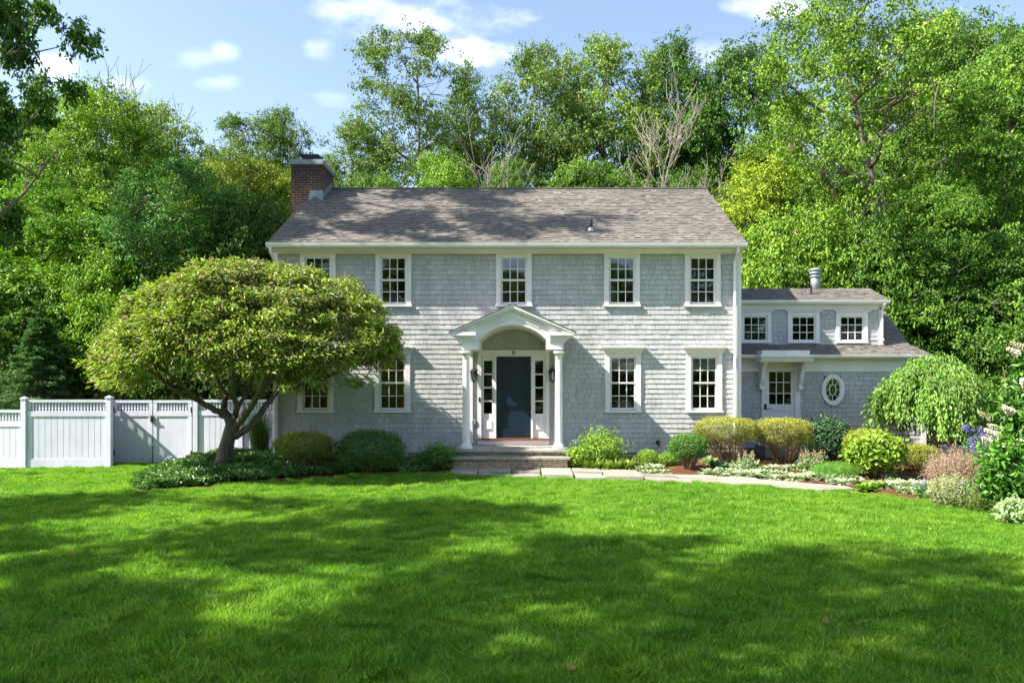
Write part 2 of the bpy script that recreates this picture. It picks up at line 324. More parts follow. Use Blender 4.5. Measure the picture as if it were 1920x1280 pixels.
def tree_mesh(seed, H=15, Rr=4.0, base=.25, nclump=260, per=150, rc=.75, leaf=.2, top=.6, trunk_r=.22, fork=0, lean=(0, 0), wobamp=.25, limbs=12, shell=.35, droop=.0, low=.55, up=.6, gap=None):
    """one broadleaf tree in local space: trunk builder and crown arrays"""
    rs = np.random.RandomState(seed); rd = random.Random(seed)
    tr = MB()
    ph = rs.uniform(0, 6)
    def env(t, th):
        prof = np.sin(np.pi * np.clip(t, 0, 1) ** top) ** .65 if False else (np.clip(t / low, 0, 1) ** .6) * np.where(t < low, 1, np.sqrt(np.clip(1 - ((t - low) / (1 - low)) ** 2.0, 0, 1)))
        return Rr * np.clip(prof, 0, 1) * wob(th, t * 6, ph, wobamp)
    def axis(z):
        return np.array([lean[0] * (z / H) ** 1.2 + .25 * math.sin(z * .45 + ph), lean[1] * (z / H) ** 1.2 + .25 * math.cos(z * .4 + ph)]) * min(1, z / 2)
    zs = np.linspace(-.3, H * .9, 12)
    tr.tube([(*axis(max(z, 0)), z) for z in zs], [trunk_r * (1.25 if i == 0 else 1) * (1 - .88 * (i / 11) ** .9) for i in range(12)], 9)
    LP = []; 
    for i in range(limbs):
        t = i / max(1, limbs - 1); z0 = H * (base * .85 + (.85 - base * .85) * t ** .9) + rs.uniform(-.3, .3)
        th = i * 2.4 + rs.uniform(-.4, .4)
        tz = np.clip((z0 + .18 * H - H * base) / (H * (1 - base)), .05, .95)
        rr = float(env(tz, th)) * rs.uniform(.75, .98)
        p0 = np.array([*axis(z0), z0]); p2 = np.array([axis(z0)[0] + rr * math.cos(th), axis(z0)[1] + rr * math.sin(th), z0 + rs.uniform(.12, .22) * H * (1.1 - t * .6)])
        p2[2] = min(p2[2], H * .97)
        p1 = (p0 + p2) / 2 + np.array([rs.uniform(-.4, .4), rs.uniform(-.4, .4), -rs.uniform(0, .06) * H])
        pts = []; 
        for k in range(8):
            s = k / 7; q = (1 - s) ** 2 * p0 + 2 * s * (1 - s) * p1 + s * s * p2 + rs.uniform(-.1, .1, 3) * (k > 0); pts.append(q)
        r0 = trunk_r * (.55 - .3 * t)
        tr.tube(pts, [max(.012, r0 * (1 - s / 7.5)) for s in range(8)], 6)
        LP += pts[2:]
        for j in range(4):
            k = rd.randint(2, 6); q0 = pts[k]; dd = unit(rs.normal(size=(1, 3)))[0]; dd[2] = abs(dd[2]) * .8
            q2 = q0 + dd * rs.uniform(.8, 1.6) * Rr * .3; tr.tube([q0, (q0 + q2) / 2 + rs.uniform(-.1, .1, 3), q2], [r0 * .35, r0 * .22, .01], 5); LP += [(q0 + q2) / 2, q2]
    LP = np.array(LP)
    # clumps: rejection inside the envelope, biased to its shell
    t = rs.uniform(0, 1, nclump * 3) ** .9; th = rs.uniform(0, 2 * np.pi, nclump * 3); e = env(t, th)
    k = rs.uniform(0, 1, nclump * 3) < (e / Rr) ** 1.0 + .08
    t, th, e = t[k][:nclump], th[k][:nclump], e[k][:nclump]
    rr = e * (shell + (1 - shell) * rs.uniform(0, 1, len(t)) ** .5)
    z = H * base + t * H * (1 - base) * .97
    ax = np.array([axis(q) for q in z])
    CC = np.stack([ax[:, 0] + rr * np.cos(th), ax[:, 1] + rr * np.sin(th), z], axis=1)
    for c in CC[::2]:
        d = np.linalg.norm(LP - c, axis=1); q = LP[np.argmin(d)]
        if .2 < d.min() < 3: tr.tube([q, (q + c) / 2 + rs.uniform(-.12, .12, 3), c], [.03, .02, .008], 4, cap=False)
    rcs = rc * rs.uniform(.4, 1.45, len(CC))
    if gap is not None:
        inside = (CC[:, 1] < 1.0) & (np.abs(CC[:, 0] - ax[:, 0] - gap[2]) < gap[3]) & (CC[:, 2] > gap[0] * H) & (CC[:, 2] < gap[1] * H); CC = CC[~inside]; rcs = rcs[~inside]
    P, d, idx = clump_points(rs, CC, rcs, per, .62)
    out_ = np.zeros_like(P); out_[:, :2] = P[:, :2] - 0; out_ = unit(out_)
    Nn = rs.normal(size=P.shape) * .55 + d * .5 + out_ * .3; Nn[:, 2] += up
    V, f = leaves(rs, P, Nn, leaf, leaf * .62, droop)
    ct = rs.uniform(0, 1, len(CC))[idx]
    tint = np.clip(ct * .5 + rs.uniform(0, 1, len(P)) * .6 - .05, 0, 1)
    return tr, V, f, tint
def conifer_mesh(seed, H=9, Rr=2.2, nb=150, per=170, leaf=.16, trunk_r=.14):
    rs = np.random.RandomState(seed); tr = MB(); tr.tube([(0, 0, -.2), (0, 0, H * .5), (0, 0, H * .98)], [trunk_r, trunk_r * .6, .01], 8)
    Ps = []; Ts = []; Tn = []
    for i in range(nb):
        t = (i / nb) ** 1.05; z = H * (.06 + .93 * t); th = i * 2.399 + rs.uniform(-.3, .3); r = Rr * (1 - t) ** .8 * rs.uniform(.7, 1.12) + .12
        e = np.array([r * math.cos(th), r * math.sin(th), -.12 * r + .1]); o = np.array([0, 0, z])
        tr.tube([o, o + e * .5 + np.array([0, 0, .06]), o + e], [.03, .02, .006], 4, cap=False)
        m = per; s = rs.uniform(.15, 1, m) ** .7; side = unit(np.cross(e[None], np.array([[0, 0, 1.]])))[0]
        wdt = (1.05 - s) * r * .38 + .06
        P = o + e * s[:, None] + side * (rs.uniform(-1, 1, m) * wdt)[:, None] + np.array([0, 0, 1]) * (rs.normal(size=m) * .07 - .10 * s)[:, None]
        Ps.append(P); Ts.append(np.tile(e / r, (m, 1)) + side * rs.uniform(-.8, .8, m)[:, None]); Tn.append(np.full(m, rs.uniform(0, 1)) * .5)
    P = np.concatenate(Ps); T = np.concatenate(Ts); Nn = rs.normal(size=P.shape) * .5; Nn[:, 2] += 1
    V, f = leaves(rs, P, Nn, leaf, leaf * .35, .25, tdir=T)
    return tr, V, f, np.clip(np.concatenate(Tn) + rs.uniform(0, .5, len(P)), 0, 1)
PROTO = {}
def proto(key, fn, leafm, **k):
    tr, V, f, ti = fn(**k)
    PROTO[key] = dict(H=k['H'], R=k['Rr'], first=None, tr=tr, V=V, f=f, ti=ti, lm=leafm)
def plant_tree(key, x, y, H, Rr, label, cat='tree', group=None, name='broadleaf_tree', col=(1, 1, 1), rz=None, bark='bark', z=None):
    p = PROTO[key]
    e = empty(name, (x, y, zg(x, y) if z is None else z), label, cat, group)
    if p['first'] is None:
        a = p['tr'].build('trunk', M[bark], e, smooth=True); c = mesh_np('crown', p['V'], [p['f']], M[p['lm']], e, p['ti']); p['first'] = (a, c); p['V'] = None
    else:
        a, c = p['first'][0].copy(), p['first'][1].copy(); C.objects.link(a); C.objects.link(c); a.parent = e; c.parent = e
    c.color = (*col, 1)
    s = H / p['H']; r = Rr / p['R']; e.scale = (r, r, s)
    e.rotation_euler = (0, 0, (x * 3.1 + y * 1.7) % 6.28 if rz is None else rz)
    return e

# ------------------------------------------------------------------ ground
def grid_sheet(name, x0, x1, y0, y1, nx, ny, fz, mat, mask=None, wig=0, seed=1):
    xs = np.linspace(x0, x1, nx); ys = np.linspace(y0, y1, ny)
    V = [(x, y, fz(x, y)) for y in ys for x in xs]
    f = [(j * nx + i, j * nx + i + 1, (j + 1) * nx + i + 1, (j + 1) * nx + i) for j in range(ny - 1) for i in range(nx - 1)
         if mask is None or mask((xs[i] + xs[i + 1]) / 2, (ys[j] + ys[j + 1]) / 2)]
    return mesh_np(name, V, [np.array(f)], mat, smooth=True)
def inpoly(x, y, P):
    c = False; n = len(P)
    for i in range(n):
        (a, b), (d, e) = P[i], P[i - 1]
        if (b > y) != (e > y) and x < (d - a) * (y - b) / (e - b) + a: c = not c
    return c
m, t, b = newmat('soil_and_turf'); M['soil'] = m
c_ = ramp(t, noise(t, .35, 8, .6, coord='Position'), [(.35, (.10, .20, .014)), (.65, (.15, .26, .024))])
c_ = mulcol(t, c_, ramp(t, noise(t, 60, 3, coord='Position'), [(.3, (.6, .6, .6)), (.7, (1.2, 1.2, 1.2))]))
t.links.new(c_, b.inputs['Base Color']); b.inputs['Roughness'].default_value = .95
m, t, b = newmat('forest_floor'); M['forest'] = m
c_ = ramp(t, noise(t, 1.2, 8, .7, coord='Position'), [(.35, (.03, .045, .012)), (.65, (.07, .06, .03))])
t.links.new(c_, b.inputs['Base Color']); b.inputs['Roughness'].default_value = .95

def G(px, py, z=0):
    Y = (CZ - z) * F / (py - HY); return (PX(px, Y), Y)
# near terrain, finely divided, then far terrain
xs = sorted(set([-400, -200, -100, -60] + [round(-40 + i * .5, 2) for i in range(161)] + [60, 100, 200, 400]))
ys = sorted(set([-400, -150, -60] + [round(-20 + i * .5, 2) for i in range(172)] + [90, 130, 200, 400, 900]))
V = [(x, y, zg(x, y)) for y in ys for x in xs]; nx = len(xs)
f = [(j * nx + i, j * nx + i + 1, (j + 1) * nx + i + 1, (j + 1) * nx + i) for j in range(len(ys) - 1) for i in range(nx - 1)]
gr = mesh_np('ground', V, [np.array(f)], M['forest'], smooth=True); tag(gr, kind='structure')
gr.data.materials.append(M['soil'])
fence_y = lambda x: 20.95 if x > -11.6 else 20.2
mi = np.zeros(len(f), dtype=np.int32)
for k, q in enumerate(f):
    cx = sum(V[i][0] for i in q) / 4; cy = sum(V[i][1] for i in q) / 4
    if cy < fence_y(cx) and cy > -25 and abs(cx) < 60: mi[k] = 1
gr.data.polygons.foreach_set('material_index', mi)

# lawn outline (front yard)
LAWN_EDGE = [G(-400, 905, -.1), G(0, 881, -.15), G(45, 879, -.15), G(203, 874, -.15), G(212, 866, -.16), G(360, 865, -.15), G(385, 868, -.1), G(330, 885, -.05), G(262, 905, -.03), G(248, 920),
             G(275, 926), G(330, 922), G(450, 909), G(600, 896, .03), G(690, 890, .05), G(760, 889, .07), G(850, 887, .08), G(880, 891, .06), G(950, 893, .06), G(1000, 895, .05), G(1100, 899, .03), G(1200, 903), G(1320, 908),
             G(1450, 914), G(1600, 925), G(1700, 937), G(1800, 951), G(1890, 968), G(1990, 992), G(2200, 1050)]
LAWN = [(-14, 1.5), (-30, 8), (-30, LAWN_EDGE[0][1])] + LAWN_EDGE + [(13, 5), (12, 1.5)]
PATH = [(PX(842, 17.55), 17.55), (PX(862, 17.1), 17.95)] + [(-2.0, 17.9), (1.05, 17.9)] + [G(1068, 876, .06), G(1100, 881, .05), G(1180, 888, .04), G(1260, 893, .03), G(1330, 897), G(1450, 903), G(1530, 909), G(1600, 915), G(1612, 924)] + \
       [G(1600, 926), G(1450, 915), G(1320, 909), G(1200, 904), G(1100, 900, .03), G(1000, 896, .05), G(950, 894, .06), G(880, 892, .06), G(842, 888, .07)]
# flagstones: irregular slabs cut along the path
mb = MB(); rd = random.Random(5)
lx = [-2.35, -1.75, -1.1, -.35, .3, 1.0, 1.65, 2.45, 3.2, 4.0, 4.85, 5.6, 6.35, 6.75]
def path_y(x):
    ys_ = np.linspace(12.5, 18.4, 240); ins = [y for y in ys_ if inpoly(x, y, PATH)]
    return (min(ins), max(ins)) if ins else None
for a, bq in zip(lx[:-1], lx[1:]):
    A = path_y(a + .01) or path_y(a + .1); B = path_y(bq - .01) or path_y(bq - .1)
    if not A or not B: continue
    rows = 3 if a < .2 else (2 if A[1] - A[0] > .9 and rd.random() < .6 else 1)
    cuts = [0] + sorted(rd.uniform((k - .15) / rows, (k + .15) / rows) for k in range(1, rows)) + [1]
    for c0, c1 in zip(cuts[:-1], cuts[1:]):
        g = .012; j = lambda: rd.uniform(-.015, .015)
        ya0 = A[0] + (A[1] - A[0]) * c0 + g; ya1 = A[0] + (A[1] - A[0]) * c1 - g; yb0 = B[0] + (B[1] - B[0]) * c0 + g; yb1 = B[0] + (B[1] - B[0]) * c1 - g
        q = [(a + g + j(), ya0 + j()), (bq - g + j(), yb0 + j()), (bq - g + j(), yb1 + j()), (a + g + j(), ya1 + j())]
        mb.cur = rd.random(); zt = max(zg(x_, y_) for x_, y_ in q) + .035 + rd.uniform(0, .012)
        mb.add([(x_, y_, zt) for x_, y_ in q] + [(x_, y_, -.1) for x_, y_ in q], [(0, 1, 2, 3), (4, 7, 6, 5), (0, 4, 5, 1), (1, 5, 6, 2), (2, 6, 7, 3), (3, 7, 4, 0)])
tag(mb.build('flagstone_path', M['flag'], bevel=.008), kind='structure')

# planting beds (mulch)
BED_R = [(1.0, 17.9), (1.0, 19.3), (5.6, 19.3), (5.6, 21.3), (11.2, 21.3), (13.5, 18.2), (15, 16), (15, 9.2), G(2200, 1050), G(1990, 992), G(1890, 968), G(1800, 951), G(1700, 937), G(1600, 925), G(1612, 920)] + \
        [G(1600, 915), G(1530, 909), G(1450, 903), G(1330, 897), G(1260, 893, .03), G(1180, 888, .04), G(1100, 881, .05), G(1068, 876, .06)]
BED_L = [G(385, 868, -.1), G(330, 885, -.05), G(262, 905, -.03), G(248, 920), G(275, 926), G(330, 922), G(450, 909), G(600, 896, .03), G(690, 890, .05), G(760, 889, .07), G(845, 887, .08), (-1.9, 18.2), (-1.9, 19.3), (-6.5, 19.3), (-6.5, 21.5), (-9.0, 21.5)]
def bed(name, P):
    xs_ = [p[0] for p in P]; ys_ = [p[1] for p in P]
    def fz(x, y):
        return zg(x, y) + .022 + .02 * math.sin(x * 5.1) * math.sin(y * 4.3) + .014 * math.sin(x * 13 + y * 9)
    o = grid_sheet(name, min(xs_), max(xs_), min(ys_), max(ys_), int((max(xs_) - min(xs_)) / .09), int((max(ys_) - min(ys_)) / .09), fz, M['mulch'], lambda x, y: inpoly(x, y, P))
    tag(o, kind='structure')
bed('mulch_bed', BED_R); bed('mulch_bed', BED_L)
# driveway at the far right, with a lawn verge and edging stones
DRV = [(11.6, 17.2), (12.2, 21.8), (14.5, 24.0), (30, 26), (30, 17), (14.8, 16.2)]
grid_d = grid_sheet('driveway', 11, 30, 16, 26.5, 60, 40, lambda x, y: zg(x, y) + .02, M['asphalt'], lambda x, y: inpoly(x, y, DRV)); tag(grid_d, kind='structure')

# ------------------------------------------------------------------ house
HO = (-.36, 19.2, 0)
house = empty('house', HO, 'grey shingled two storey colonial house with white trim, navy front door and side wing', 'house')
W0, W1 = -6.42, 5.40; WY = 19.2; BY = 27.1
def mbh(): return MB(HO)
def lap(mb, O, U, Vv, L, Hh, expo, wr, thr, seed, holes=(), gap=.0065, jit=.0025, clip=None, sag=0):
    rd = random.Random(seed); O = Vector(O); U = Vector(U).normalized(); Vv = Vector(Vv).normalized(); Nn = U.cross(Vv)
    n = int(math.ceil(Hh / expo)); uoff = -rd.uniform(0, wr[1])
    for r in range(n):
        v0 = r * expo; v1 = min(v0 + expo + .015, Hh)
        u = -rd.uniform(0, wr[1])
        lo, hi = (0, L) if clip is None else clip(v0)
        while u < hi:
            wd = rd.uniform(*wr); a, b = max(u, lo), min(u + wd - gap, hi); u += wd
            if b - a < .012: continue
            segs = [(a, b)]
            for (hu0, hu1, hv0, hv1) in holes:
                if min(v0 + expo, hv1) - max(v0, hv0) > .02:
                    ns_ = []
                    for s0, s1 in segs:
                        if s1 <= hu0 or s0 >= hu1: ns_.append((s0, s1))
                        else:
                            if s0 < hu0: ns_.append((s0, hu0))
                            if s1 > hu1: ns_.append((hu1, s1))
                    segs = ns_
            th = rd.uniform(*thr); dz = rd.uniform(-jit, jit); mb.cur = rd.random()
            for s0, s1 in segs:
                if s1 - s0 < .01: continue
                p = [O + U * s0 + Vv * (v0 + dz) + Nn * th, O + U * s1 + Vv * (v0 + dz + rd.uniform(-jit, jit) * .5) + Nn * th, O + U * s1 + Vv * v1 + Nn * .003, O + U * s0 + Vv * v1 + Nn * .003,
                     O + U * s0 + Vv * (v0 + dz), O + U * s1 + Vv * (v0 + dz)]
                mb.add(p, [(0, 1, 2, 3), (4, 5, 1, 0), (4, 0, 3), (1, 5, 2)])
def core(mb, x0, x1, y0, y1, z0, z1, holes):
    """solid wall with rectangular openings (x0,x1,z0,z1)"""
    zs = sorted(set([z0, z1] + [h for q in holes for h in q[2:]]))
    for a, b in zip(zs[:-1], zs[1:]):
        mid = (a + b) / 2; x = x0
        for h in sorted([h for h in holes if h[2] < mid < h[3]]):
            if h[0] > x: mb.box(x, h[0], y0, y1, a, b)
            x = h[1]
        if x < x1: mb.box(x, x1, y0, y1, a, b)
WX = lambda px: PX(px, WY)
up_c = [596.5, 738, 963.5, 1166, 1317]; lo_c = [592, 736, 1168, 1320]
ZU0, ZU1 = PZ(571, WY), PZ(482, WY); ZL0, ZL1 = PZ(769, WY), PZ(669, WY)
SW = .34    # half sash width
holes = [(WX(c) - SW, WX(c) + SW, ZU0, ZU1) for c in up_c] + [(WX(c) - SW, WX(c) + SW, ZL0, ZL1) for c in lo_c]
DX0, DX1 = -1.17, .46
dhole = [(DX0, DX1, .60, 2.80)]
mb = mbh(); core(mb, W0 + .02, W1 - .02, WY, WY + .15, .35, 5.45, holes + dhole)
mb.box(W0 + .02, W0 + .17, WY + .15, BY, .35, 5.45); mb.box(W1 - .17, W1 - .02, WY + .15, BY, .35, 5.45); mb.box(W0 + .02, W1 - .02, BY, BY + .12, .35, 5.45)
# gable ends
for x0, x1 in ((W0 + .02, W0 + .17), (W1 - .17, W1 - .02)): mb.prism_x([(WY - .1, 5.45), (BY + .1, 5.45), (23.13, 7.92)], x0, x1)
mb.build('wall_core', M['corew'], house)
mb = mbh(); mb.box(W0 + .18, W1 - .18, WY + .16, BY - .02, .4, .5); mb.box(W0 + .18, W1 - .18, WY + .16, BY - .02, 3.05, 3.2); mb.box(W0 + .18, W1 - .18, WY + .16, BY - .02, 5.4, 5.44)
mb.box(W0 + .18, W1 - .18, WY + 4.2, WY + 4.3, .5, 5.4); mb.box(-2.5, -2.4, WY + .2, WY + 4.2, .5, 5.4); mb.box(2.0, 2.1, WY + .2, WY + 4.2, .5, 5.4); mb.build('interior_partition', M['inside'], house)
mb = mbh()
H2 = [(h[0] - W0, h[1] - W0, h[2] - .337, h[3] - .337) for h in holes + dhole]
lap(mb, (W0 + .03, WY - .001, .337), (1, 0, 0), (0, 0, 1), W1 - W0 - .06, 5.40 - .337, .125, (.10, .235), (.014, .021), 11, H2)
mb.build('shingle_siding', M['shingle'], house)
mb = mbh(); lap(mb, (W1, WY, .337), (0, 1, 0), (0, 0, 1), BY - WY, 5.1, .125, (.10, .235), (.014, .021), 12)
lap(mb, (W1, WY, 5.437), (0, 1, 0), (0, 0, 1), BY - WY, 2.5, .125, (.10, .235), (.014, .021), 15, clip=lambda v: (v / .64, BY - WY - v / .64))
lap(mb, (W0, BY, .337), (0, -1, 0), (0, 0, 1), BY - WY, 5.1, .125, (.10, .235), (.014, .021), 13)
mb.build('gable_end_siding', M['shingle'], house)
mb = mbh(); mb.box(W0 + .04, W1 - .04, WY + .02, BY, -.4, .345); mb.build('foundation', M['rubble'], house)
# trim boards
for x0, x1 in ((W0 - .01, W0 + .10), (W1 - .10, W1 + .01)):
    mb = mbh(); mb.box(x0, x1, WY - .045, WY + .12, .30, 5.42); mb.build('corner_board', M['white'], house, bevel=.004)
mb = mbh(); mb.box(W0 + .10, W1 - .10, WY - .05, WY + .01, PZ(474.5, WY), 5.48); mb.box(W0 - .02, W1 + .02, WY - .34, WY + .02, 5.425, 5.45)
mb.box(W0 - .02, W1 + .02, WY - .34, WY - .315, 5.44, 5.56)
mb.prism_x([(WY - .05, 5.36), (WY - .11, 5.425), (WY - .05, 5.425)], W0 + .1, W1 - .1); mb.build('frieze_and_soffit', M['white'], house)
# gutter
mb = mbh(); gy = WY - .34
mb.prism_x([(gy, 5.455), (gy - .085, 5.46), (gy - .115, 5.50), (gy - .13, 5.575), (gy - .115, 5.578), (gy - .10, 5.51), (gy, 5.50)], W0 - .06, W1 + .06)
mb.build('gutter', M['white'], house)
def downspout(path, parent=None):
    mb = mbh(); mb.tube(path, .042, 8); o = mb.build('downspout', M['white'], house, smooth=False); return o
downspout([(5.24, gy - .06, 5.47), (5.24, gy - .03, 5.36), (5.235, WY - .09, 5.16), (5.235, WY - .09, .62), (5.235, WY - .12, .45), (5.235, WY - .3, .36)])
downspout([(W0 + .03, gy - .06, 5.47), (W0 + .03, gy - .03, 5.38), (W0 + .05, WY - .10, 5.15), (W0 + .05, WY - .10, .45), (W0 + .05, WY - .14, .3), (W0 + .03, WY - .34, .2)])
# main roof
EY, EZ, RY, RZ = gy - .05, 5.56, 23.13, 8.05
sl = Vector((0, RY - EY, RZ - EZ)); mb = mbh(); th = .10
mb.prism_x([(EY, EZ - .02), (RY, RZ - .02), (2 * RY - EY, EZ - .02), (2 * RY - EY, EZ - .10), (RY, RZ - .10), (EY, EZ - .06)], W0 - .05, W1 + .05)
mb.build('roof_deck', M['white'], house)
mb = mbh(); lap(mb, (W0 - .07, EY, EZ - .015), (1, 0, 0), sl, W1 - W0 + .14, sl.length + .02, .14, (.08, .19), (.008, .026), 21, gap=.0, jit=.004)
mb.box(W0 - .07, W1 + .07, RY - .08, RY + .06, RZ - .03, RZ + .012)
rf = mb.build('roof', M['roof'], house)
mb = mbh(); mb.add([(W0 - .07, RY, RZ), (W1 + .07, RY, RZ), (W1 + .07, 2 * RY - EY, EZ), (W0 - .07, 2 * RY - EY, EZ)], [(0, 1, 2, 3)]); mb.build('rear_roof_slope', M['roof'], house)
def roof_z(y): return EZ + (y - EY) * (RZ - EZ) / (RY - EY)
def stack(px, py_b, Y, r, h, sub=True):
    x = PX(px, Y); z = roof_z(Y)
    mb = mbh(); mb.lathe([(r * 2.0, -.03), (r * 1.9, .03), (r * 1.15, .10)], (x, Y, z), 14); fl = mb.build('vent_flashing', M['metal_g'], house, smooth=True)
    mb = mbh(); mb.lathe([(r, .05), (r, h), (r * .8, h), (r * .8, h - .03)], (x, Y, z), 12); mb.build('vent_pipe', M['black'], fl, smooth=True)
Yp = 20.0
stack(1108, 437, 19.62, .045, .30)
# chimney
CX0, CX1, CY0, CY1 = -6.90, -6.00, 22.1, 23.4
mb = mbh(); mb.box(CX0, CX1, CY0, CY1, 0, 8.52); ch = mb.build('chimney', M['brick'], house)
mb = mbh(); mb.box(CX0 - .04, CX1 + .04, CY0 - .04, CY1 + .04, 8.47, 8.50); mb.box(CX0 - .045, CX1 + .045, CY0 - .045, CY1 + .045, 8.50, 8.615); mb.box(CX0 + .2, CX1 - .3, CY0 + .15, CY0 + .65, 8.61, 8.68); mb.build('chimney_crown', M['lead'], ch, bevel=.01)
mb = mbh()
x0, x1, y0, y1 = CX0 + .24, CX1 - .18, CY0 + .08, CY0 + .6
for x_ in (x0 + .05, x1 - .05):
    for y_ in (y0 + .05, y1 - .05): mb.tube([(x_, y_, 8.66), (x_, y_, 8.78)], .012, 5)
mb.add([(x0 - .04, y0 - .05, 8.80), (x1 + .06, y0 - .05, 8.80), (x1 + .06, y1, 8.84), (x0 - .04, y1, 8.84), (x0 - .04, y0 - .05, 8.77), (x1 + .06, y0 - .05, 8.77), (x1 + .06, y1, 8.81), (x0 - .04, y1, 8.81)],
       [(0, 1, 2, 3), (4, 7, 6, 5), (0, 4, 5, 1), (1, 5, 6, 2), (2, 6, 7, 3), (3, 7, 4, 0)])
mb.build('chimney_cap', M['black'], ch)
mb = mbh()   # cricket flashing where roof meets the brick
zc = roof_z(CY0)
mb.add([(-6.38, CY0 - .03, zc - .05), (CX1 + .05, CY0 - .03, zc - .05), (CX1 + .03, CY0 - .005, zc + .27), (-6.36, CY0 - .005, zc + .27), (-6.19, CY0 - .10, zc + .08)], [(0, 1, 4), (1, 2, 4), (2, 3, 4), (3, 0, 4)])
mb.prism_x([(CY0 - .02, zc - .02), (RY, RZ), (CY1, roof_z(2 * RY - CY1)), (CY1, roof_z(2 * RY - CY1) + .16), (RY, RZ + .17), (CY0 - .02, zc + .15)], CX1 + .003, CX1 + .02)
mb.build('chimney_flashing', M['lead'], ch)

# ---- windows
def sash_mb(cols, rows, w_, h_, y, fr=.042, mun=.020, dep=.035, bot=None):
    mb = MB(); bot = bot or fr
    mb.box(-w_ / 2, -w_ / 2 + fr, y, y + dep, 0, h_); mb.box(w_ / 2 - fr, w_ / 2, y, y + dep, 0, h_)
    mb.box(-w_ / 2 + fr, w_ / 2 - fr, y, y + dep, 0, bot); mb.box(-w_ / 2 + fr, w_ / 2 - fr, y, y + dep, h_ - fr, h_)
    for i in range(1, cols):
        x = -w_ / 2 + fr + (w_ - 2 * fr) * i / cols; mb.box(x - mun / 2, x + mun / 2, y + .004, y + dep - .006, bot, h_ - fr)
    for j in range(1, rows):
        z = bot + (h_ - fr - bot) * j / rows; mb.box(-w_ / 2 + fr, w_ / 2 - fr, y + .006, y + dep - .008, z - mun / 2, z + mun / 2)
    return mb
def pane_mb(w_, h_, y, fr=.04):
    mb = MB(); mb.box(-w_ / 2 + fr * .8, w_ / 2 - fr * .8, y, y + .006, fr * .8, h_ - fr * .8); return mb
def moved(o, dz): o.location.z += dz; return o
def make_dh(h_, casing_top, hood):
    """double hung window; origin at wall plane, centre, bottom of the sash"""
    mb = MB(); cw = .112; x = SW
    mb.box(-x - cw, -x, -.05, .03, -.02, casing_top); mb.box(x, x + cw, -.05, .03, -.02, casing_top); mb.box(-x, x, -.045, .03, h_, casing_top)
    mb.box(-x, -x + .012, -.045, .14, 0, h_); mb.box(x - .012, x, -.045, .14, 0, h_)
    c = mb.build('window', M['white'], house, bevel=.003)
    mb = MB(); mb.box(-x - cw - .02, x + cw + .02, -.075, .03, -.055, -.005); mb.prism_x([(-.05, -.004), (.10, -.004), (.10, .012)], -x, x); mb.build('sill', M['white'], c)
    hh = h_ / 2
    w2 = 2 * x - .026
    moved(sash_mb(3, 2, w2, hh + .02, .012, bot=.05).build('lower_sash', M['white'], c), .012)
    moved(sash_mb(3, 2, w2, hh, -.012).build('upper_sash', M['white'], c), hh)
    moved(pane_mb(w2, hh + .02, .03).build('pane', M['glass'], c), .012); moved(pane_mb(w2, hh, .006).build('pane', M['glass'], c), hh)
    if hood:
        z0, z1 = casing_top - .01, casing_top + .165
        mb = MB(); e = x + cw
        prof = [(0.0, 0), (.02, .02), (.03, .05), (.055, .09), (.075, .125), (.105, .14), (.11, .175)]
        for (p0, q0), (p1, q1) in zip(prof[:-1], prof[1:]):
            a0, a1 = e + p0, e + p1; f0, f1 = -.052 - p0 * 1.15, -.052 - p1 * 1.15
            mb.add([(-a0, f0, z0 + q0), (a0, f0, z0 + q0), (a0, .02, z0 + q0), (-a0, .02, z0 + q0), (-a1, f1, z0 + q1), (a1, f1, z0 + q1), (a1, .02, z0 + q1), (-a1, .02, z0 + q1)],
                   [(0, 1, 5, 4), (1, 2, 6, 5), (3, 0, 4, 7), (4, 5, 6, 7), (0, 3, 2, 1)])
        mb.build('hood_moulding', M['white'], c)
    return c
def rep(src, loc):
    c = src.copy(); C.objects.link(c); c.location = loc
    for k in src.children:
        d = k.copy(); C.objects.link(d); d.parent = c
    return c
def place(src, first, X, Z, Y=WY):
    loc = (X - HO[0], Y - HO[1], Z - HO[2])
    if first: src.location = loc; return src
    return rep(src, loc)
wu = make_dh(ZU1 - ZU0, PZ(474.5, WY) - ZU0 + .012, False)
for i, c in enumerate(up_c): place(wu, i == 0, WX(c), ZU0)
wl = make_dh(ZL1 - ZL0, PZ(663.6, WY) - ZL0 + .01, True); wins = []
for i, c in enumerate(lo_c): wins.append(place(wl, i == 0, WX(c), ZL0))
for i in (0, 1):
    mb = MB(); n = 26
    for k in range(n): x = -.33 + .66 * k / n; mb.box(x, x + .66 / n, .10 + .02 * (k % 2), .12 + .02 * (k % 2), .02, 1.33)
    mb.build('glow_panel', M['amber'], wins[i])  # added panel, its amber colour stands in for the glow indoors
    wins[i]['label'] = 'tall window with an added amber panel for indoor glow behind its panes'
for i in (2, 3):
    mb = MB()
    for k in range(3): mb.prism_x([(.07, 1.32 - .1 * k), (.055, 1.215 - .1 * k), (.08, 1.21 - .1 * k)], -.32, .32)
    mb.build('roman_shade', M['cream'], wins[i]); wins[i]['label'] = 'tall window with pale roman shade across its top panes'

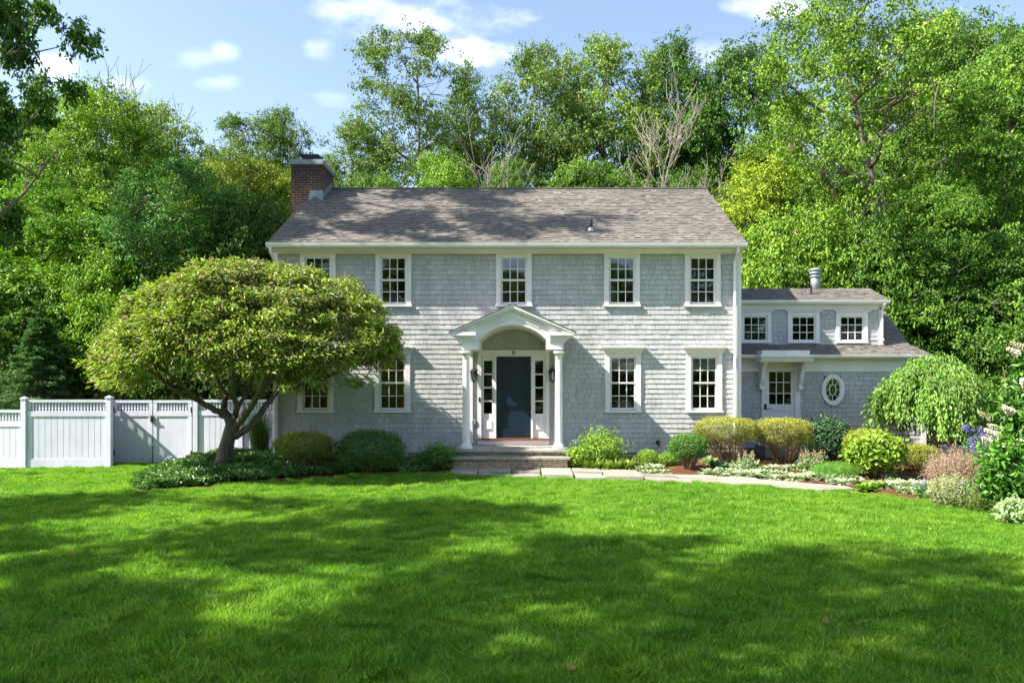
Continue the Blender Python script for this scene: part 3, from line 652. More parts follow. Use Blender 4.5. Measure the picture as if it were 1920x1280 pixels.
# ---- front door surround
def box_part(name, mat, parent, boxes, bevel=0):
    mb = mbh()
    for q in boxes: mb.box(*q)
    return mb.build(name, mat, parent, bevel=bevel)
DZ0, DZ1 = .70, 2.77
fx0, fx1 = -1.263, .554
ds = box_part('door_surround', M['white'], house, [(fx0, fx0 + .10, WY - .06, WY + .06, .56, 2.82), (fx1 - .10, fx1, WY - .06, WY + .06, .56, 2.82), (fx0, fx1, WY - .065, WY + .06, 2.82, 2.93),
     (fx0 + .1, fx1 - .1, WY - .03, WY + .1, 2.77, 2.82), (-.84, -.79, WY - .045, WY + .1, DZ0, DZ1), (.09, .14, WY - .045, WY + .1, DZ0, DZ1), (fx0, fx1, WY - .045, WY + .1, .54, .655)], .004)
box_part('door_sill', M['redwood'], ds, [(fx0 + .005, fx1 - .005, WY - .10, WY + .12, .656, .70)], .005)
mb = mbh(); mb.box(-.79, .09, WY + .045, WY + .08, DZ0, DZ1)
door = mb.build('front_door', M['navy'], house)
dx0, dx1 = -.79, .09; mb = mbh()
st = .11
zs_ = [(DZ0, DZ0 + .22), (1.50, 1.66), (DZ1 - .10, DZ1)]
mb.box(dx0, dx0 + st, WY + .008, WY + .0445, DZ0, DZ1); mb.box(dx1 - st, dx1, WY + .008, WY + .0445, DZ0, DZ1)
for a, b_ in zs_: mb.box(dx0 + st, dx1 - st, WY + .008, WY + .0445, a, b_)
for a, b_ in ((DZ0 + .22, 1.50), (1.66, DZ1 - .10)):
    mb.box(dx0 + st + .0, dx0 + st + .018, WY + .022, WY + .0445, a, b_); mb.box(dx1 - st - .018, dx1 - st, WY + .022, WY + .0445, a, b_)
    mb.box(dx0 + st + .018, dx1 - st - .018, WY + .022, WY + .0445, a, a + .018); mb.box(dx0 + st + .018, dx1 - st - .018, WY + .022, WY + .0445, b_ - .018, b_)
mb.build('stile_and_rail', M['navy'], door, bevel=.003)
mb = mbh(); hx_ = .035; mb.box(hx_ - .025, hx_ + .025, WY - .006, WY + .008, 1.38, 1.82); mb.tube([(hx_, WY - .01, 1.44), (hx_, WY - .06, 1.47), (hx_, WY - .06, 1.60), (hx_, WY - .01, 1.64)], .012, 6); mb.lathe([(.03, 0), (.03, .05)], (hx_, WY - .02, 1.73), 10)
mb.build('handle', M['black'], door)
for a, b_ in ((fx0 + .10, -.84), (.14, fx1 - .10)):
    mb = mbh(); z0, z1 = 1.30, 2.66; fr = .045
    ga, gb = a + .055, b_ - .055
    mb.box(a, ga, WY, WY + .05, DZ0, 2.77); mb.box(gb, b_, WY, WY + .05, DZ0, 2.77); mb.box(ga, gb, WY, WY + .05, z1, 2.77); mb.box(ga, gb, WY, WY + .05, DZ0, z0 + .02)
    for k in range(1, 4): z = z0 + (z1 - z0) * k / 4; mb.box(ga, gb, WY + .004, WY + .045, z - .018, z + .018)
    mb.box(ga - .01, gb + .01, WY - .012, WY, .90, 1.16); mb.box(ga + .01, gb - .01, WY - .02, WY - .012, .93, 1.13)
    s = mb.build('sidelight', M['white'], house, bevel=.003)
    box_part('pane', M['glass'], s, [(ga - .01, gb + .01, WY + .022, WY + .028, z0, z1)])
# house number: two slender ones
mb = mbh()
for x in (-.372, -.328):
    zc = PZ(661, WY - .07); mb.box(x - .008, x + .008, WY - .078, WY - .066, zc - .042, zc + .048); mb.box(x - .02, x + .02, WY - .077, WY - .066, zc - .05, zc - .04); mb.box(x - .02, x - .007, WY - .077, WY - .066, zc + .032, zc + .044)
mb.build('house_number', M['black'], house)
box_part('doorbell', M['black'], house, [(WX(899.5) - .025, WX(899.5) + .025, WY - .085, WY - .06, PZ(748.7, WY) - .06, PZ(748.7, WY) + .06)], .008)
box_part('outlet_cover', M['metal_g'], house, [(WX(889) - .05, WX(889) + .05, WY - .09, WY - .01, PZ(791, WY) - .06, PZ(791, WY) + .06)], .01)
mb = mbh(); sx, sz = WX(1233), PZ(831, WY); mb.box(sx - .04, sx + .04, WY - .05, WY - .02, sz - .02, sz + .08); mb.tube([(sx, WY - .04, sz + .04), (sx, WY - .14, sz + .03), (sx + .01, WY - .16, sz - .07)], .018, 7); mb.box(sx - .05, sx + .05, WY - .13, WY - .11, sz + .06, sz + .075)
mb.build('hose_spigot', M['black'], house)
# ---- wall lanterns
def lantern(X, Z):
    y = WY - .02; c = (X, y - .14, Z)
    mb = mbh(); mb.box(X - .035, X + .035, y - .02, y, Z - .02, Z + .16); mb.tube([(X, y - .01, Z + .10), (X, y - .07, Z + .22), (X, y - .14, Z + .24), (X, y - .14, Z + .19)], .009, 6)
    mb.lathe([(.0, .20), (.015, .19), (.02, .165), (.055, .13), (.10, .085), (.102, .07), (.09, .07)], c, 12)
    mb.lathe([(.05, -.17), (.062, -.16), (.066, -.15)], c, 8); mb.lathe([(.008, -.22), (.016, -.20), (.03, -.17)], c, 8)
    for k in range(6):
        a = k * math.pi / 3 + .3; mb.tube([(c[0] + .09 * math.cos(a), c[1] + .09 * math.sin(a), Z + .075), (c[0] + .058 * math.cos(a), c[1] + .058 * math.sin(a), Z - .155)], .0065, 4)
    o = mb.build('wall_lantern', M['black'], house)
    mb = mbh(); mb.lathe([(.054, -.15), (.084, .07)], c, 6); g = mb.build('lamp_glass', M['glass'], o)
    mb = mbh(); mb.lathe([(.014, -.13), (.014, -.03), (.006, -.01)], c, 8); mb.build('bulb', M['cream'], o)
lantern(WX(889), PZ(702, WY)); lantern(WX(1035), PZ(702, WY))

# ---- portico
PY = 17.75; pc = -.352
def col_at(X):
    mb = mbh(); z0 = .53; y = 17.88
    mb.box(X - .145, X + .145, y - .145, y + .145, z0, z0 + .055)
    mb.lathe([(.135, .055), (.14, .075), (.13, .10), (.112, .115), (.108, .13), (.094, .15), (.088, .17), (.088, .80), (.076, 2.10), (.074, 2.13), (.088, 2.14), (.088, 2.16), (.078, 2.17), (.078, 2.20), (.10, 2.235), (.112, 2.25)], (X, y, z0), 28)
    mb.box(X - .125, X + .125, y - .125, y + .125, z0 + 2.25, z0 + 2.30)
    return mb.build('column', M['white'], port, smooth=True)
mb = mbh(); xl, xr = pc - 1.467, pc + 1.467; zt = 3.93; ze = 3.28; sl_ = (zt - ze) / 1.467
# front tympanum with segmental arch
na = 17; ri, rise = .79, .35; zspr = PZ(636.5, PY)
arc = []
Rad = (ri * ri + rise * rise) / (2 * rise)
for k in range(na):
    x = -ri + 2 * ri * k / (na - 1); arc.append((pc + x, zspr + math.sqrt(Rad * Rad - x * x) - (Rad - rise)))
top_ = [(x, zt - .07 - abs(x - pc) * sl_) for x, z in arc]
mb.strip_y(top_, arc, PY + .05, PY + .13)
# barrel soffit
mb.strip_y([(x, z + .02) for x, z in arc], arc, PY + .132, WY - .03)
xa = ri
for s in (-1, 1):
    a, b_ = pc + s * xa, pc + s * 1.20
    mb.box(a, b_, PY + .05, WY - .03, 2.88, 3.12)           # side beam over the column
    e0, e1 = (a, zspr), (b_, zt - .07 - 1.20 * sl_)
    mb.prism_y([(a, 3.10), (b_, 3.10), (b_, 3.25), (a, zt - .09 - .8 * sl_)] if s < 0 else [(b_, 3.10), (a, 3.10), (a, zt - .09 - .8 * sl_), (b_, 3.25)], PY + .052, PY + .128)
ent = mb.build('portico', M['white'], house); port = ent
mb = mbh()
for s in (-1, 1):
    # eave cornice returns: stepped mouldings
    for k, (p, z0, z1) in enumerate(((1.24, 3.05, 3.10), (1.29, 3.10, 3.16), (1.36, 3.16, 3.20), (1.43, 3.20, 3.285))):
        a, b_ = sorted((pc + s * (.86 - .0 * k), pc + s * p)); mb.box(a, b_, PY + .05 - .02 * (k + 1) - (.02 if k == 3 else 0), WY - .04, z0, z1 - .001)
    # raking fascia
    x0_, x1_ = pc + s * 1.467, pc
    P4 = [(x0_, ze), (x1_, zt), (x1_, zt - .075), (x0_, ze - .055)]
    mb.prism_y(P4 if s < 0 else P4[::-1], PY - .06, PY + .0)
    P5 = [(pc + s * 1.30, zt - .075 - 1.30 * sl_), (x1_, zt - .075), (x1_, zt - .12), (pc + s * 1.30, zt - .12 - 1.30 * sl_)]
    mb.prism_y(P5 if s < 0 else P5[::-1], PY - .03, PY + .05)
    P6 = [(pc + s * .62, zt - .26 - .62 * sl_), (x1_, zt - .26), (x1_, zt - .285), (pc + s * .62, zt - .285 - .62 * sl_)]
    mb.prism_y(P6 if s < 0 else P6[::-1], PY + .035, PY + .05)
    # roof deck
    P7 = [(x0_, ze - .01), (x1_, zt - .01), (x1_, zt - .06), (x0_, ze - .06)]
    mb.prism_y(P7 if s < 0 else P7[::-1], PY + .001, WY - .02)
mb.build('cornice', M['white'], port)
mb = mbh()
for s in (-1, 1):
    O = (pc + s * 1.50, (PY - .08) if s > 0 else WY - .03, ze - .01); U = (0, 1, 0) if s > 0 else (0, -1, 0)
    lap(mb, O, U, (-s * 1.467, 0, zt - ze), WY - PY + .05, math.hypot(1.50, 1.5 * sl_), .14, (.12, .34), (.008, .02), 31 + s, gap=0)
mb.build('portico_roof', M['roof'], port)
mb = mbh(); lap(mb, (pc - .8, WY - .03, 2.95), (1, 0, 0), (0, 0, 1), 1.6, .85, .125, (.1, .23), (.013, .018), 35); 
for X in (-1.45, .742): col_at(X)
for X in (-1.45, .742): box_part('pilaster', M['white'], port, [(X - .07, X + .07, WY - .07, WY - .02, .56, 2.9)], .004)

# ---- front steps (stone)
steps = empty('stone_steps', (pc, 18.3, .0), 'two stone entrance steps with bluestone treads under the columned portico', 'steps')
SO = (pc, 18.3, 0)
mb = MB(SO); mb.box(-1.66, .92, 17.72, 19.18, -.2, .475); mb.build('upper_riser', M['rubble'], steps)
mb = MB(SO); mb.box(-1.70, .92, 17.42, 17.72, -.2, .33); mb.build('lower_riser', M['rubble'], steps)
rd = random.Random(3)
def tread(x0, x1, y0, y1, z0, z1, cuts):
    mb = MB(SO); xs_ = [x0] + cuts + [x1]
    for a, b_ in zip(xs_[:-1], xs_[1:]): mb.box(a + .002, b_ - .002, y0 + rd.uniform(-.006, .006), y1, z0, z1 + rd.uniform(-.002, .002))
    mb.build('tread', M['granite'], steps, bevel=.006)
tread(-1.72, .99, 17.64, 19.17, .475, .528, [-.85, .12]); tread(-1.77, .985, 17.34, 17.715, .33, .385, [-.95, .3])

# ---- side wing
QY = 21.1; QX = 11.08; ox = W1
wx = lambda px: PX(px, QY)
dr0, dr1, drt = PX(1436, QY), PX(1489, QY), PZ(689.5, QY)
ovx, ovz = PX(1560.7, QY), PZ(730.7, QY)
wh = [(dr0, dr1, .50, drt), (ovx - .24, ovx + .24, ovz - .36, ovz + .36)]
mb = mbh(); core(mb, ox, QX - .02, QY, QY + .15, .3, 2.85, wh); mb.box(QX - .17, QX - .02, QY + .15, 26.6, .3, 2.85); mb.box(ox, QX - .02, 26.6, 26.7, .3, 2.85)
DY = 22.0; dcs = [PX(1415.5, DY), PX(1506, DY), PX(1596.5, DY)]; dz0, dz1 = PZ(640, DY), PZ(592, DY); dsw = .36
dh = [(c - dsw, c + dsw, dz0, dz1) for c in dcs]
core(mb, ox, 10.30, DY, DY + .15, 3.0, 4.60, dh); mb.box(10.15, 10.30, DY + .15, 24.5, 3.0, 4.60)
mb.prism_x([(QY, 2.85), (26.7, 2.85), (23.95, 4.5), (DY, 3.12)], QX - .17, QX - .02)
mb.build('wing_wall_core', M['corew'], house)
mb = mbh(); mb.box(ox + .01, QX - .2, QY + .16, 26.5, .35, .45); mb.box(ox + .01, QX - .2, QY + .16, 26.5, 2.7, 2.8); mb.box(ox + .01, QX - .2, QY + 3.2, QY + 3.3, .45, 4.6); mb.box(ox + .01, 10.1, 22.2, 24.4, 4.55, 4.6); mb.build('wing_interior', M['inside'], house)
fz = PZ(697, QY)
mb = mbh(); lap(mb, (ox + .02, QY - .001, .3), (1, 0, 0), (0, 0, 1), QX - ox - .04, fz - .3 + .02, .125, (.10, .235), (.014, .021), 41, [(h[0] - ox - .02, h[1] - ox - .02, h[2] - .3, h[3] - .3) for h in wh])
lap(mb, (QX, QY, .3), (0, 1, 0), (0, 0, 1), 5.6, 2.5, .125, (.10, .235), (.014, .021), 42)
mb.build('wing_siding', M['shingle'], house)
mb = mbh(); lap(mb, (ox + .02, DY - .001, 3.1), (1, 0, 0), (0, 0, 1), 10.30 - ox - .04, 1.42, .125, (.10, .235), (.014, .021), 43, [(h[0] - ox - .02, h[1] - ox - .02, h[2] - 3.1, h[3] - 3.1) for h in dh])
lap(mb, (10.31, DY, 3.1), (0, 1, 0), (0, 0, 1), 2.2, 1.4, .125, (.10, .235), (.014, .021), 44)
mb.build('dormer_siding', M['shingle'], house)
box_part('wing_foundation', M['rubble'], house, [(ox, QX - .04, QY + .02, 26.5, -.3, .31)])
gz = 2.83
box_part('wing_trim', M['white'], house, [(ox + .02, QX - .0, QY - .045, QY + .01, fz, gz - .02), (QX - .12, QX + .01, QY - .05, QY + .1, .25, fz), (ox, QX + .02, QY - .30, QY + .02, gz - .03, gz - .005),
         (10.20, 10.32, DY - .04, DY + .1, 3.15, 4.30), (ox + .02, 10.36, DY - .16, DY + .02, 4.385, 4.41), (ox + .02, 10.32, DY - .04, DY + .01, 4.24, 4.39)], .004)
mb = mbh()
def gutter(mb, y, z, x0, x1): mb.prism_x([(y, z - .045), (y - .07, z - .04), (y - .095, z), (y - .105, z + .05), (y - .09, z + .052), (y - .08, z + .01), (y, z)], x0, x1)
gutter(mb, QY - .30, gz + .0, ox, QX + .02); gutter(mb, DY - .16, 4.44, ox, 10.42)
mb.build('wing_gutter', M['white'], house)
downspout([(10.27, DY - .22, 4.40), (10.27, DY - .18, 4.32), (10.26, DY - .08, 4.20), (10.26, DY - .08, 3.40), (10.26, DY - .16, 3.33)])
# wing roofs
mb = mbh()
def slope_plane(x0, x1, y0, z0, y1, z1, seed, clip=None):
    v_ = Vector((0, y1 - y0, z1 - z0)); lap(mb, (x0, y0, z0), (1, 0, 0), v_, x1 - x0, v_.length, .14, (.08, .19), (.008, .026), seed, gap=0, jit=.004, clip=clip)
    n = Vector((0, -v_.z, v_.y)).normalized() * -.05
    mb.add([(x0, y0, z0), (x1, y0, z0), (x1, y1, z1), (x0, y1, z1), (x0, y0 + n.y, z0 + n.z), (x1, y0 + n.y, z0 + n.z), (x1, y1 + n.y, z1 + n.z), (x0, y1 + n.y, z1 + n.z)],
           [(3, 2, 1, 0), (4, 5, 6, 7), (0, 1, 5, 4), (1, 2, 6, 5), (3, 0, 4, 7)])
slope_plane(ox, QX + .03, QY - .38, gz + .035, DY + .02, 3.22, 51)
slope_plane(10.1, QX + .03, DY + .0, 3.20, 23.95, 4.60, 52)
mb.add([(ox, 23.95, 4.58), (QX + .03, 23.95, 4.58), (QX + .03, 26.9, 2.8), (ox, 26.9, 2.8)], [(0, 1, 2, 3)])
slope_plane(ox, 10.42, DY - .25, 4.475, 23.05, 4.99, 53)
mb.add([(ox, 23.05, 4.985), (10.40, 23.05, 4.985), (10.40, 24.6, 4.4), (ox, 24.6, 4.4)], [(0, 1, 2, 3)])
wr = mb.build('wing_roof', M['roof'], house)
# flue and vent on the wing roof
fx, fy = PX(1529, 23.15), 23.15
mb = mbh(); mb.lathe([(.145, -.1), (.14, .42), (.13, .43)], (fx, fy, 4.93), 20); fl = mb.build('flue_stack', M['lead'], house, smooth=True)
mb = mbh(); mb.lathe([(.13, .40), (.17, .41), (.17, .45), (.14, .46), (.13, .49), (.14, .50), (.175, .51), (.175, .56), (.15, .57), (.145, .60), (.19, .61), (.19, .645), (.10, .69)], (fx, fy, 4.93), 20); mb.build('flue_cap', M['lead'], fl, smooth=True)
vx = PX(1521, 22.4); mb = mbh(); mb.lathe([(.03, 0), (.03, .32)], (vx, 22.4, 4.68), 10); mb.build('vent_pipe', M['black'], house)
# dormer windows
mb = MB(); h_ = dz1 - dz0; x = dsw; cw = .10
mb.box(-x - cw, -x, -.045, .03, -.02, h_ + .08); mb.box(x, x + cw, -.045, .03, -.02, h_ + .08); mb.box(-x, x, -.04, .03, h_, h_ + .08)
dw = mb.build('dormer_window', M['white'], house, bevel=.003)
mb = MB(); mb.box(-x - cw - .01, x + cw + .01, -.06, .03, -.05, -.004); mb.build('sill', M['white'], dw)
mb = MB()
for k, (e, z0_, z1_, p) in enumerate(((.0, .075, .10, .05), (.04, .10, .13, .07), (.075, .13, .165, .10))): mb.box(-x - cw - e, x + cw + e, -p, .02, h_ + z0_, h_ + z1_ - .001)
mb.build('hood_moulding', M['white'], dw)
moved(sash_mb(3, 3, 2 * x - .004, h_, -.012, fr=.05).build('sash', M['white'], dw), 0); moved(pane_mb(2 * x, h_, .006).build('pane', M['glass'], dw), 0)
for i, c in enumerate(dcs): place(dw, i == 0, c, dz0, DY)
# oval window
def ell(cx, cz, a, b_, n=40): return [(cx + a * math.cos(2 * math.pi * k / n), cz + b_ * math.sin(2 * math.pi * k / n)) for k in range(n + 1)]
mb = mbh(); mb.strip_y(ell(ovx, ovz, .315, .43), ell(ovx, ovz, .225, .335), QY - .07, QY + .02); mb.strip_y(ell(ovx, ovz, .235, .345), ell(ovx, ovz, .20, .305), QY - .045, QY + .03)
ow = mb.build('oval_window', M['white'], house)
mb = mbh(); mb.strip_y(ell(ovx, ovz, .10, .16), ell(ovx, ovz, .082, .14), QY - .025, QY + .0)
for k in range(8):
    a = k * math.pi / 4 + math.pi / 8 * 0; p = (ovx + .095 * math.cos(a), QY - .012, ovz + .155 * math.sin(a)); q = (ovx + .205 * math.cos(a), QY - .012, ovz + .31 * math.sin(a)); mb.tube([p, q], .009, 4)
mb.build('muntin', M['white'], ow)
mb = mbh(); E = ell(ovx, ovz, .22, .33)[:-1]; mb.prism_y(E, QY + .002, QY + .008); mb.build('pane', M['glass'], ow)
# side door with hood and brackets
box_part('side_door_casing', M['white'], house, [(dr0 - .13, dr0, QY - .05, QY + .05, .40, drt + .08), (dr1, dr1 + .16, QY - .05, QY + .05, .40, drt + .08), (dr0, dr1, QY - .048, QY + .05, drt, drt + .08)], .003)
mb = mbh(); gz0, gz1 = PZ(757.5, QY), PZ(696, QY); ga, gb = dr0 + .09, dr1 - .09
mb.box(dr0, ga, QY, QY + .045, .5, drt); mb.box(gb, dr1, QY, QY + .045, .5, drt); mb.box(ga, gb, QY, QY + .045, gz1, drt); mb.box(ga, gb, QY, QY + .045, gz0 - .18, gz0); mb.box(ga, gb, QY, QY + .045, .5, .72)
mb.box(ga, gb, QY + .015, QY + .035, .72, gz0 - .18); mb.box((ga + gb) / 2 - .04, (ga + gb) / 2 + .04, QY + .002, QY + .045, .72, gz0 - .18)
for k in (1, 2):
    x = ga + (gb - ga) * k / 3; mb.box(x - .012, x + .012, QY + .004, QY + .04, gz0, gz1); z = gz0 + (gz1 - gz0) * k / 3; mb.box(ga, gb, QY + .006, QY + .038, z - .012, z + .012)
sdoor = mb.build('side_door', M['white'], house)
box_part('pane', M['glass'], sdoor, [(ga - .01, gb + .01, QY + .02, QY + .026, gz0 - .01, gz1 + .01)])
lx_ = PX(1434, QY); mb = mbh(); mb.box(lx_ - .035, lx_ + .035, QY - .075, QY - .048, PZ(762, QY) - .075, PZ(762, QY) + .075); mb.build('keypad_lock', M['black'], sdoor, bevel=.006)
mb = mbh(); mb.tube([(dr0 + .045, QY - .01, PZ(765, QY)), (dr0 + .045, QY - .05, PZ(765, QY)), (dr0 + .13, QY - .055, PZ(765, QY) - .005)], .009, 6); mb.build('handle', M['black'], sdoor)
hy = 20.35; hxf = lambda px: PX(px, hy)
mb = mbh(); mb.box(hxf(1430), hxf(1520), hy + .06, QY - .1, PZ(665, hy), PZ(656.5, hy)); mb.box(hxf(1425), hxf(1531), hy, QY - .05, PZ(668.5, hy), PZ(665.2, hy))
mb.prism_x([(hy + .02, PZ(668.5, hy)), (hy + .10, PZ(678, hy)), (QY - .05, PZ(678, hy)), (QY - .05, PZ(668.5, hy))], hxf(1428), hxf(1528))
hood = mb.build('door_hood', M['white'], house)
for bx in (PX(1430.5, 20.8), PX(1504, 20.8)):
    mb = mbh(); t0, t1 = 2.69, 1.98; d = []
    for k in range(15):
        s = k / 14; z = t0 + (t1 - t0) * s; y = QY - .05 - (.48 * (1 - s) ** 1.15 + .10 * math.sin(s * math.pi * 1.9) * (1 - s * .3) * -1 * .55 + .09); d.append((y, z))
    mb.prism_x([(QY - .05, t0)] + d + [(QY - .05, t1)], bx - .05, bx + .05)
    mb.box(bx - .058, bx + .058, QY - .22, QY - .052, t1 - .05, t1 + .06); mb.build('bracket', M['white'], hood)
mb = mbh(); mb.box(dr0 - .3, dr1 + .4, QY - .9, QY, -.1, .42); mb.build('side_door_step', M['granite'], house, bevel=.01)

# ------------------------------------------------------------------ fence and gates
fence = empty('vinyl_fence', (-12.5, 20.2, -.17), 'tall white fence with boards below a lattice top, running left of the garden gate', 'fence')
def board_panel(O, p0, p1, z0, z1, name, parent, boards=True, lat=True, bot=.24, frame=.05, dz=0):
    """fence panel from p0 to p1 (x,y); boards and rails, lattice band on top"""
    p0 = Vector((*p0, 0)); p1 = Vector((*p1, 0)); U = (p1 - p0); L = U.length; U.normalize(); Nn = Vector((U.y, -U.x, 0))
    def bx(mb, u0, u1, n0, n1, a, b_):
        q = [p0 + U * u + Nn * n + Vector((0, 0, z)) for z in (a, b_) for u, n in ((u0, n1), (u1, n1), (u1, n0), (u0, n0))]
        mb.add(q, [(0, 1, 2, 3)[::-1], (4, 5, 6, 7), (0, 1, 5, 4), (1, 2, 6, 5), (2, 3, 7, 6), (3, 0, 4, 7)])
    lz = z1 - .31 if lat else z1
    mb = MB(O)
    if boards:
        n = max(1, int(round(L / .155))); 
        for k in range(n): bx(mb, L * k / n + .005, L * (k + 1) / n - .005, -.008, .016, z0 + .05, lz - .04)
        bx(mb, 0, L, -.02, -.009, z0 + .05, lz - .04)
    else:
        bx(mb, 0, L, -.012, .012, z0 + .05, lz - .04)
        for u in (0, L - .10): bx(mb, u, u + .10, -.03, .03, z0, z1)
    bx(mb, 0, L, -.034, .034, lz - .13, lz); bx(mb, 0, L, -.034, .034, z1 - .07, z1); bx(mb, 0, L, -.034, .034, z0 + .02, z0 + bot)
    o = mb.build(name, M['vinyl'], parent)
    if lat:
        mb = MB(O); a0, a1 = lz, z1 - .07; g = .083; n = int(round(L / g))
        for k in range(n + 1): u = L * k / n; bx(mb, max(0, u - .019), min(L, u + .019), .001, .008, a0, a1)
        m_ = int(round((a1 - a0) / g))
        for k in range(m_ + 1): z = a0 + (a1 - a0) * k / m_; bx(mb, 0, L, -.008, -.001, max(a0, z - .017), min(a1, z + .017))
        mb.build('lattice', M['vinyl'], o)
    return o
def post(O, x, y, z0, z1, parent, w_=.065):
    mb = MB(O); mb.box(x - w_, x + w_, y - w_, y + w_, z0, z1); c = w_ + .018
    mb.box(x - c, x + c, y - c, y + c, z1, z1 + .03)
    mb.add([(x - c + .01, y - c + .01, z1 + .03), (x + c - .01, y - c + .01, z1 + .03), (x + c - .01, y + c - .01, z1 + .03), (x - c + .01, y + c - .01, z1 + .03), (x, y, z1 + .075)], [(0, 1, 4), (1, 2, 4), (2, 3, 4), (3, 0, 4)])
    return mb.build('post', M['vinyl'], parent)
FO = (-12.5, 20.2, -.17)
YA, YB, YG = 20.0, 20.1, 20.95
xA, xB = PX(46, YA), PX(205, YB)
xs0 = PX(-60, YA)
board_panel(FO, (xs0, YA), (xA - .06, YA), -.15, PZ(768, YA), 'panel', fence)
post(FO, xs0 - .06, YA, -.5, PZ(764, YA), fence); post(FO, xA, YA, -.5, PZ(748, YA), fence)
board_panel(FO, (xs0 - 2.4, YA), (xs0 - .12, YA), -.15, PZ(768, YA), 'panel', fence)
board_panel(FO, (xA + .06, YA), (xB - .06, YB), -.15, PZ(749, YA), 'panel', fence)
post(FO, xB, YB, -.5, PZ(746, YB), fence)
xP = PX(206, YG)
board_panel(FO, (xB, YB + .06), (xP, YG - .06), -.15, PZ(748, YG), 'panel', fence)
post(FO, xP, YG, -.5, PZ(748, YG), fence)
gate = empty('double_gate', (PX(288, YG), YG, -.17), 'white double garden gate with black latch and lattice top between fence posts', 'gate')
GO = (PX(288, YG), YG, -.17)
g0, g1, g2 = PX(212, YG), PX(287.5, YG), PX(362, YG)
for a, b_ in ((g0 + .03, g1 - .012), (g1 + .012, g2 - .03)):
    leaf_ = board_panel(GO, (a, YG), (b_, YG), -.10, PZ(750, YG), 'gate_leaf', gate, boards=False, bot=.16)
mb = MB(GO); mb.box(g1 - .05, g1 + .02, YG - .07, YG - .035, PZ(791, YG), PZ(779, YG)); mb.box(g1 - .02, g1 + .07, YG - .09, YG - .07, PZ(785, YG), PZ(783, YG)); mb.build('latch', M['black'], gate)
mb = MB(GO); mb.tube([(g1 - .02, YG - .05, -.25), (g1 - .02, YG - .05, .45)], .008, 5); mb.box(g1 - .03, g1 + .06, YG - .06, YG - .04, .40, .43); mb.build('drop_rod', M['metal_g'], gate)
for x_ in (g0 + .03, g2 - .03):
    for z_ in (.1, 1.3):
        mb = MB(GO); mb.box(x_ - .02, x_ + .03, YG - .05, YG - .03, z_, z_ + .14); mb.build('hinge', M['black'], gate)
fence2 = empty('vinyl_fence', (-8, 20.95, -.1), 'white lattice topped fence section between garden gate and house, behind the domed tree', 'fence')
F2 = (-8, 20.95, -.1)
post(F2, PX(367.5, YG), YG, -.5, PZ(748, YG), fence2)
board_panel(F2, (PX(372, YG), YG), (-8.0, YG), -.12, PZ(749, YG), 'panel', fence2)
post(F2, -7.93, YG, -.5, PZ(748, YG), fence2); board_panel(F2, (-7.86, YG), (-6.45, YG), -.12, PZ(749, YG), 'panel', fence2)

# ------------------------------------------------------------------ trees
proto('maple', tree_mesh, 'leaf', seed=1, H=15, Rr=4.2, base=.18, nclump=310, per=270, rc=.85, leaf=.15, trunk_r=.22, wobamp=.3)
proto('oak', tree_mesh, 'leaf', seed=2, H=20, Rr=4.6, base=.26, nclump=240, per=210, rc=.78, leaf=.15, trunk_r=.26, wobamp=.55, limbs=15, shell=.25, low=.5)
proto('airy', tree_mesh, 'leaf', seed=3, H=17, Rr=4.0, base=.2, nclump=330, per=140, rc=.8, leaf=.155, trunk_r=.2, wobamp=.35, shell=.2, low=.45, up=.4)
proto('lumpy', tree_mesh, 'leaf', seed=4, H=16, Rr=3.6, base=.15, nclump=170, per=470, rc=.95, leaf=.15, trunk_r=.22, wobamp=.35, shell=.45, low=.5)
proto('bushy', tree_mesh, 'leaf', seed=5, H=7, Rr=3.4, base=.02, nclump=240, per=230, rc=.65, leaf=.14, trunk_r=.1, wobamp=.3, low=.35, shell=.45)
proto('spruce', conifer_mesh, 'leaf_dark', seed=6, H=9, Rr=2.4, nb=190, per=190)
proto('shade', tree_mesh, 'leaf', seed=18, H=17, Rr=5.0, base=.42, nclump=66, per=400, rc=.60, leaf=.2, trunk_r=.26, wobamp=.5, limbs=14, shell=.2, low=.5)
proto('leaning', tree_mesh, 'leaf', seed=8, H=18, Rr=5.4, base=.22, nclump=360, per=200, rc=.8, leaf=.15, trunk_r=.36, wobamp=.4, lean=(-4.2, 0), limbs=14, shell=.3, low=.45, gap=(.15, .66, .2, 2.7))
ybest = lambda ytop, Y: PZ(ytop, Y)
def T(key, px, ytop, Y, wpx, label, col=(1, 1, 1), name='broadleaf_tree', cat='tree', group='trees standing behind the house and fence', rz=None, bark='bark'):
    if key == 'bushy' and PZ(ytop, Y) > 9.5: key = 'maple'
    x = PX(px, Y); z = zg(x, Y); return plant_tree(key, x, Y, PZ(ytop, Y) - z, wpx * .5 * Y / F * 1.08, label, cat, group, name, col, rz, bark)
# left side
T('maple', 195, 150, 31, 250, 'light green maple rising behind the lower fence panel at the left', (1.35, 1.4, .8))
T('airy', 300, 195, 35, 190, 'pale thin topped tree right of the light green maple', (1.6, 1.5, 1.1))
T('oak', 445, 205, 44, 190, 'distant round topped tree seen over the yellow green tree at left', (.95, 1.0, .9))
T('airy', 530, 200, 46, 130, 'distant pale tree just left of the brick chimney', (1.1, 1.05, 1.2))
T('maple', 470, 285, 30, 250, 'yellow green tree rising over the domed tree', (1.5, 1.25, .55))
T('bushy', 462, 355, 27, 200, 'dark dense evergreen between the yellow green tree and the house corner', (.5, .62, .5), 'evergreen_tree')
T('airy', 345, 300, 27.0, 250, 'bluish green tree standing over the left side of the domed tree', (.72, 1.05, 1.5))
T('lumpy', 80, 330, 27, 260, 'bright green tree at the left edge behind the lower fence panel', (1.2, 1.45, .8))
T('bushy', 230, 470, 26, 230, 'low sunlit leafy tree directly behind the gate', (1.35, 1.5, .75))
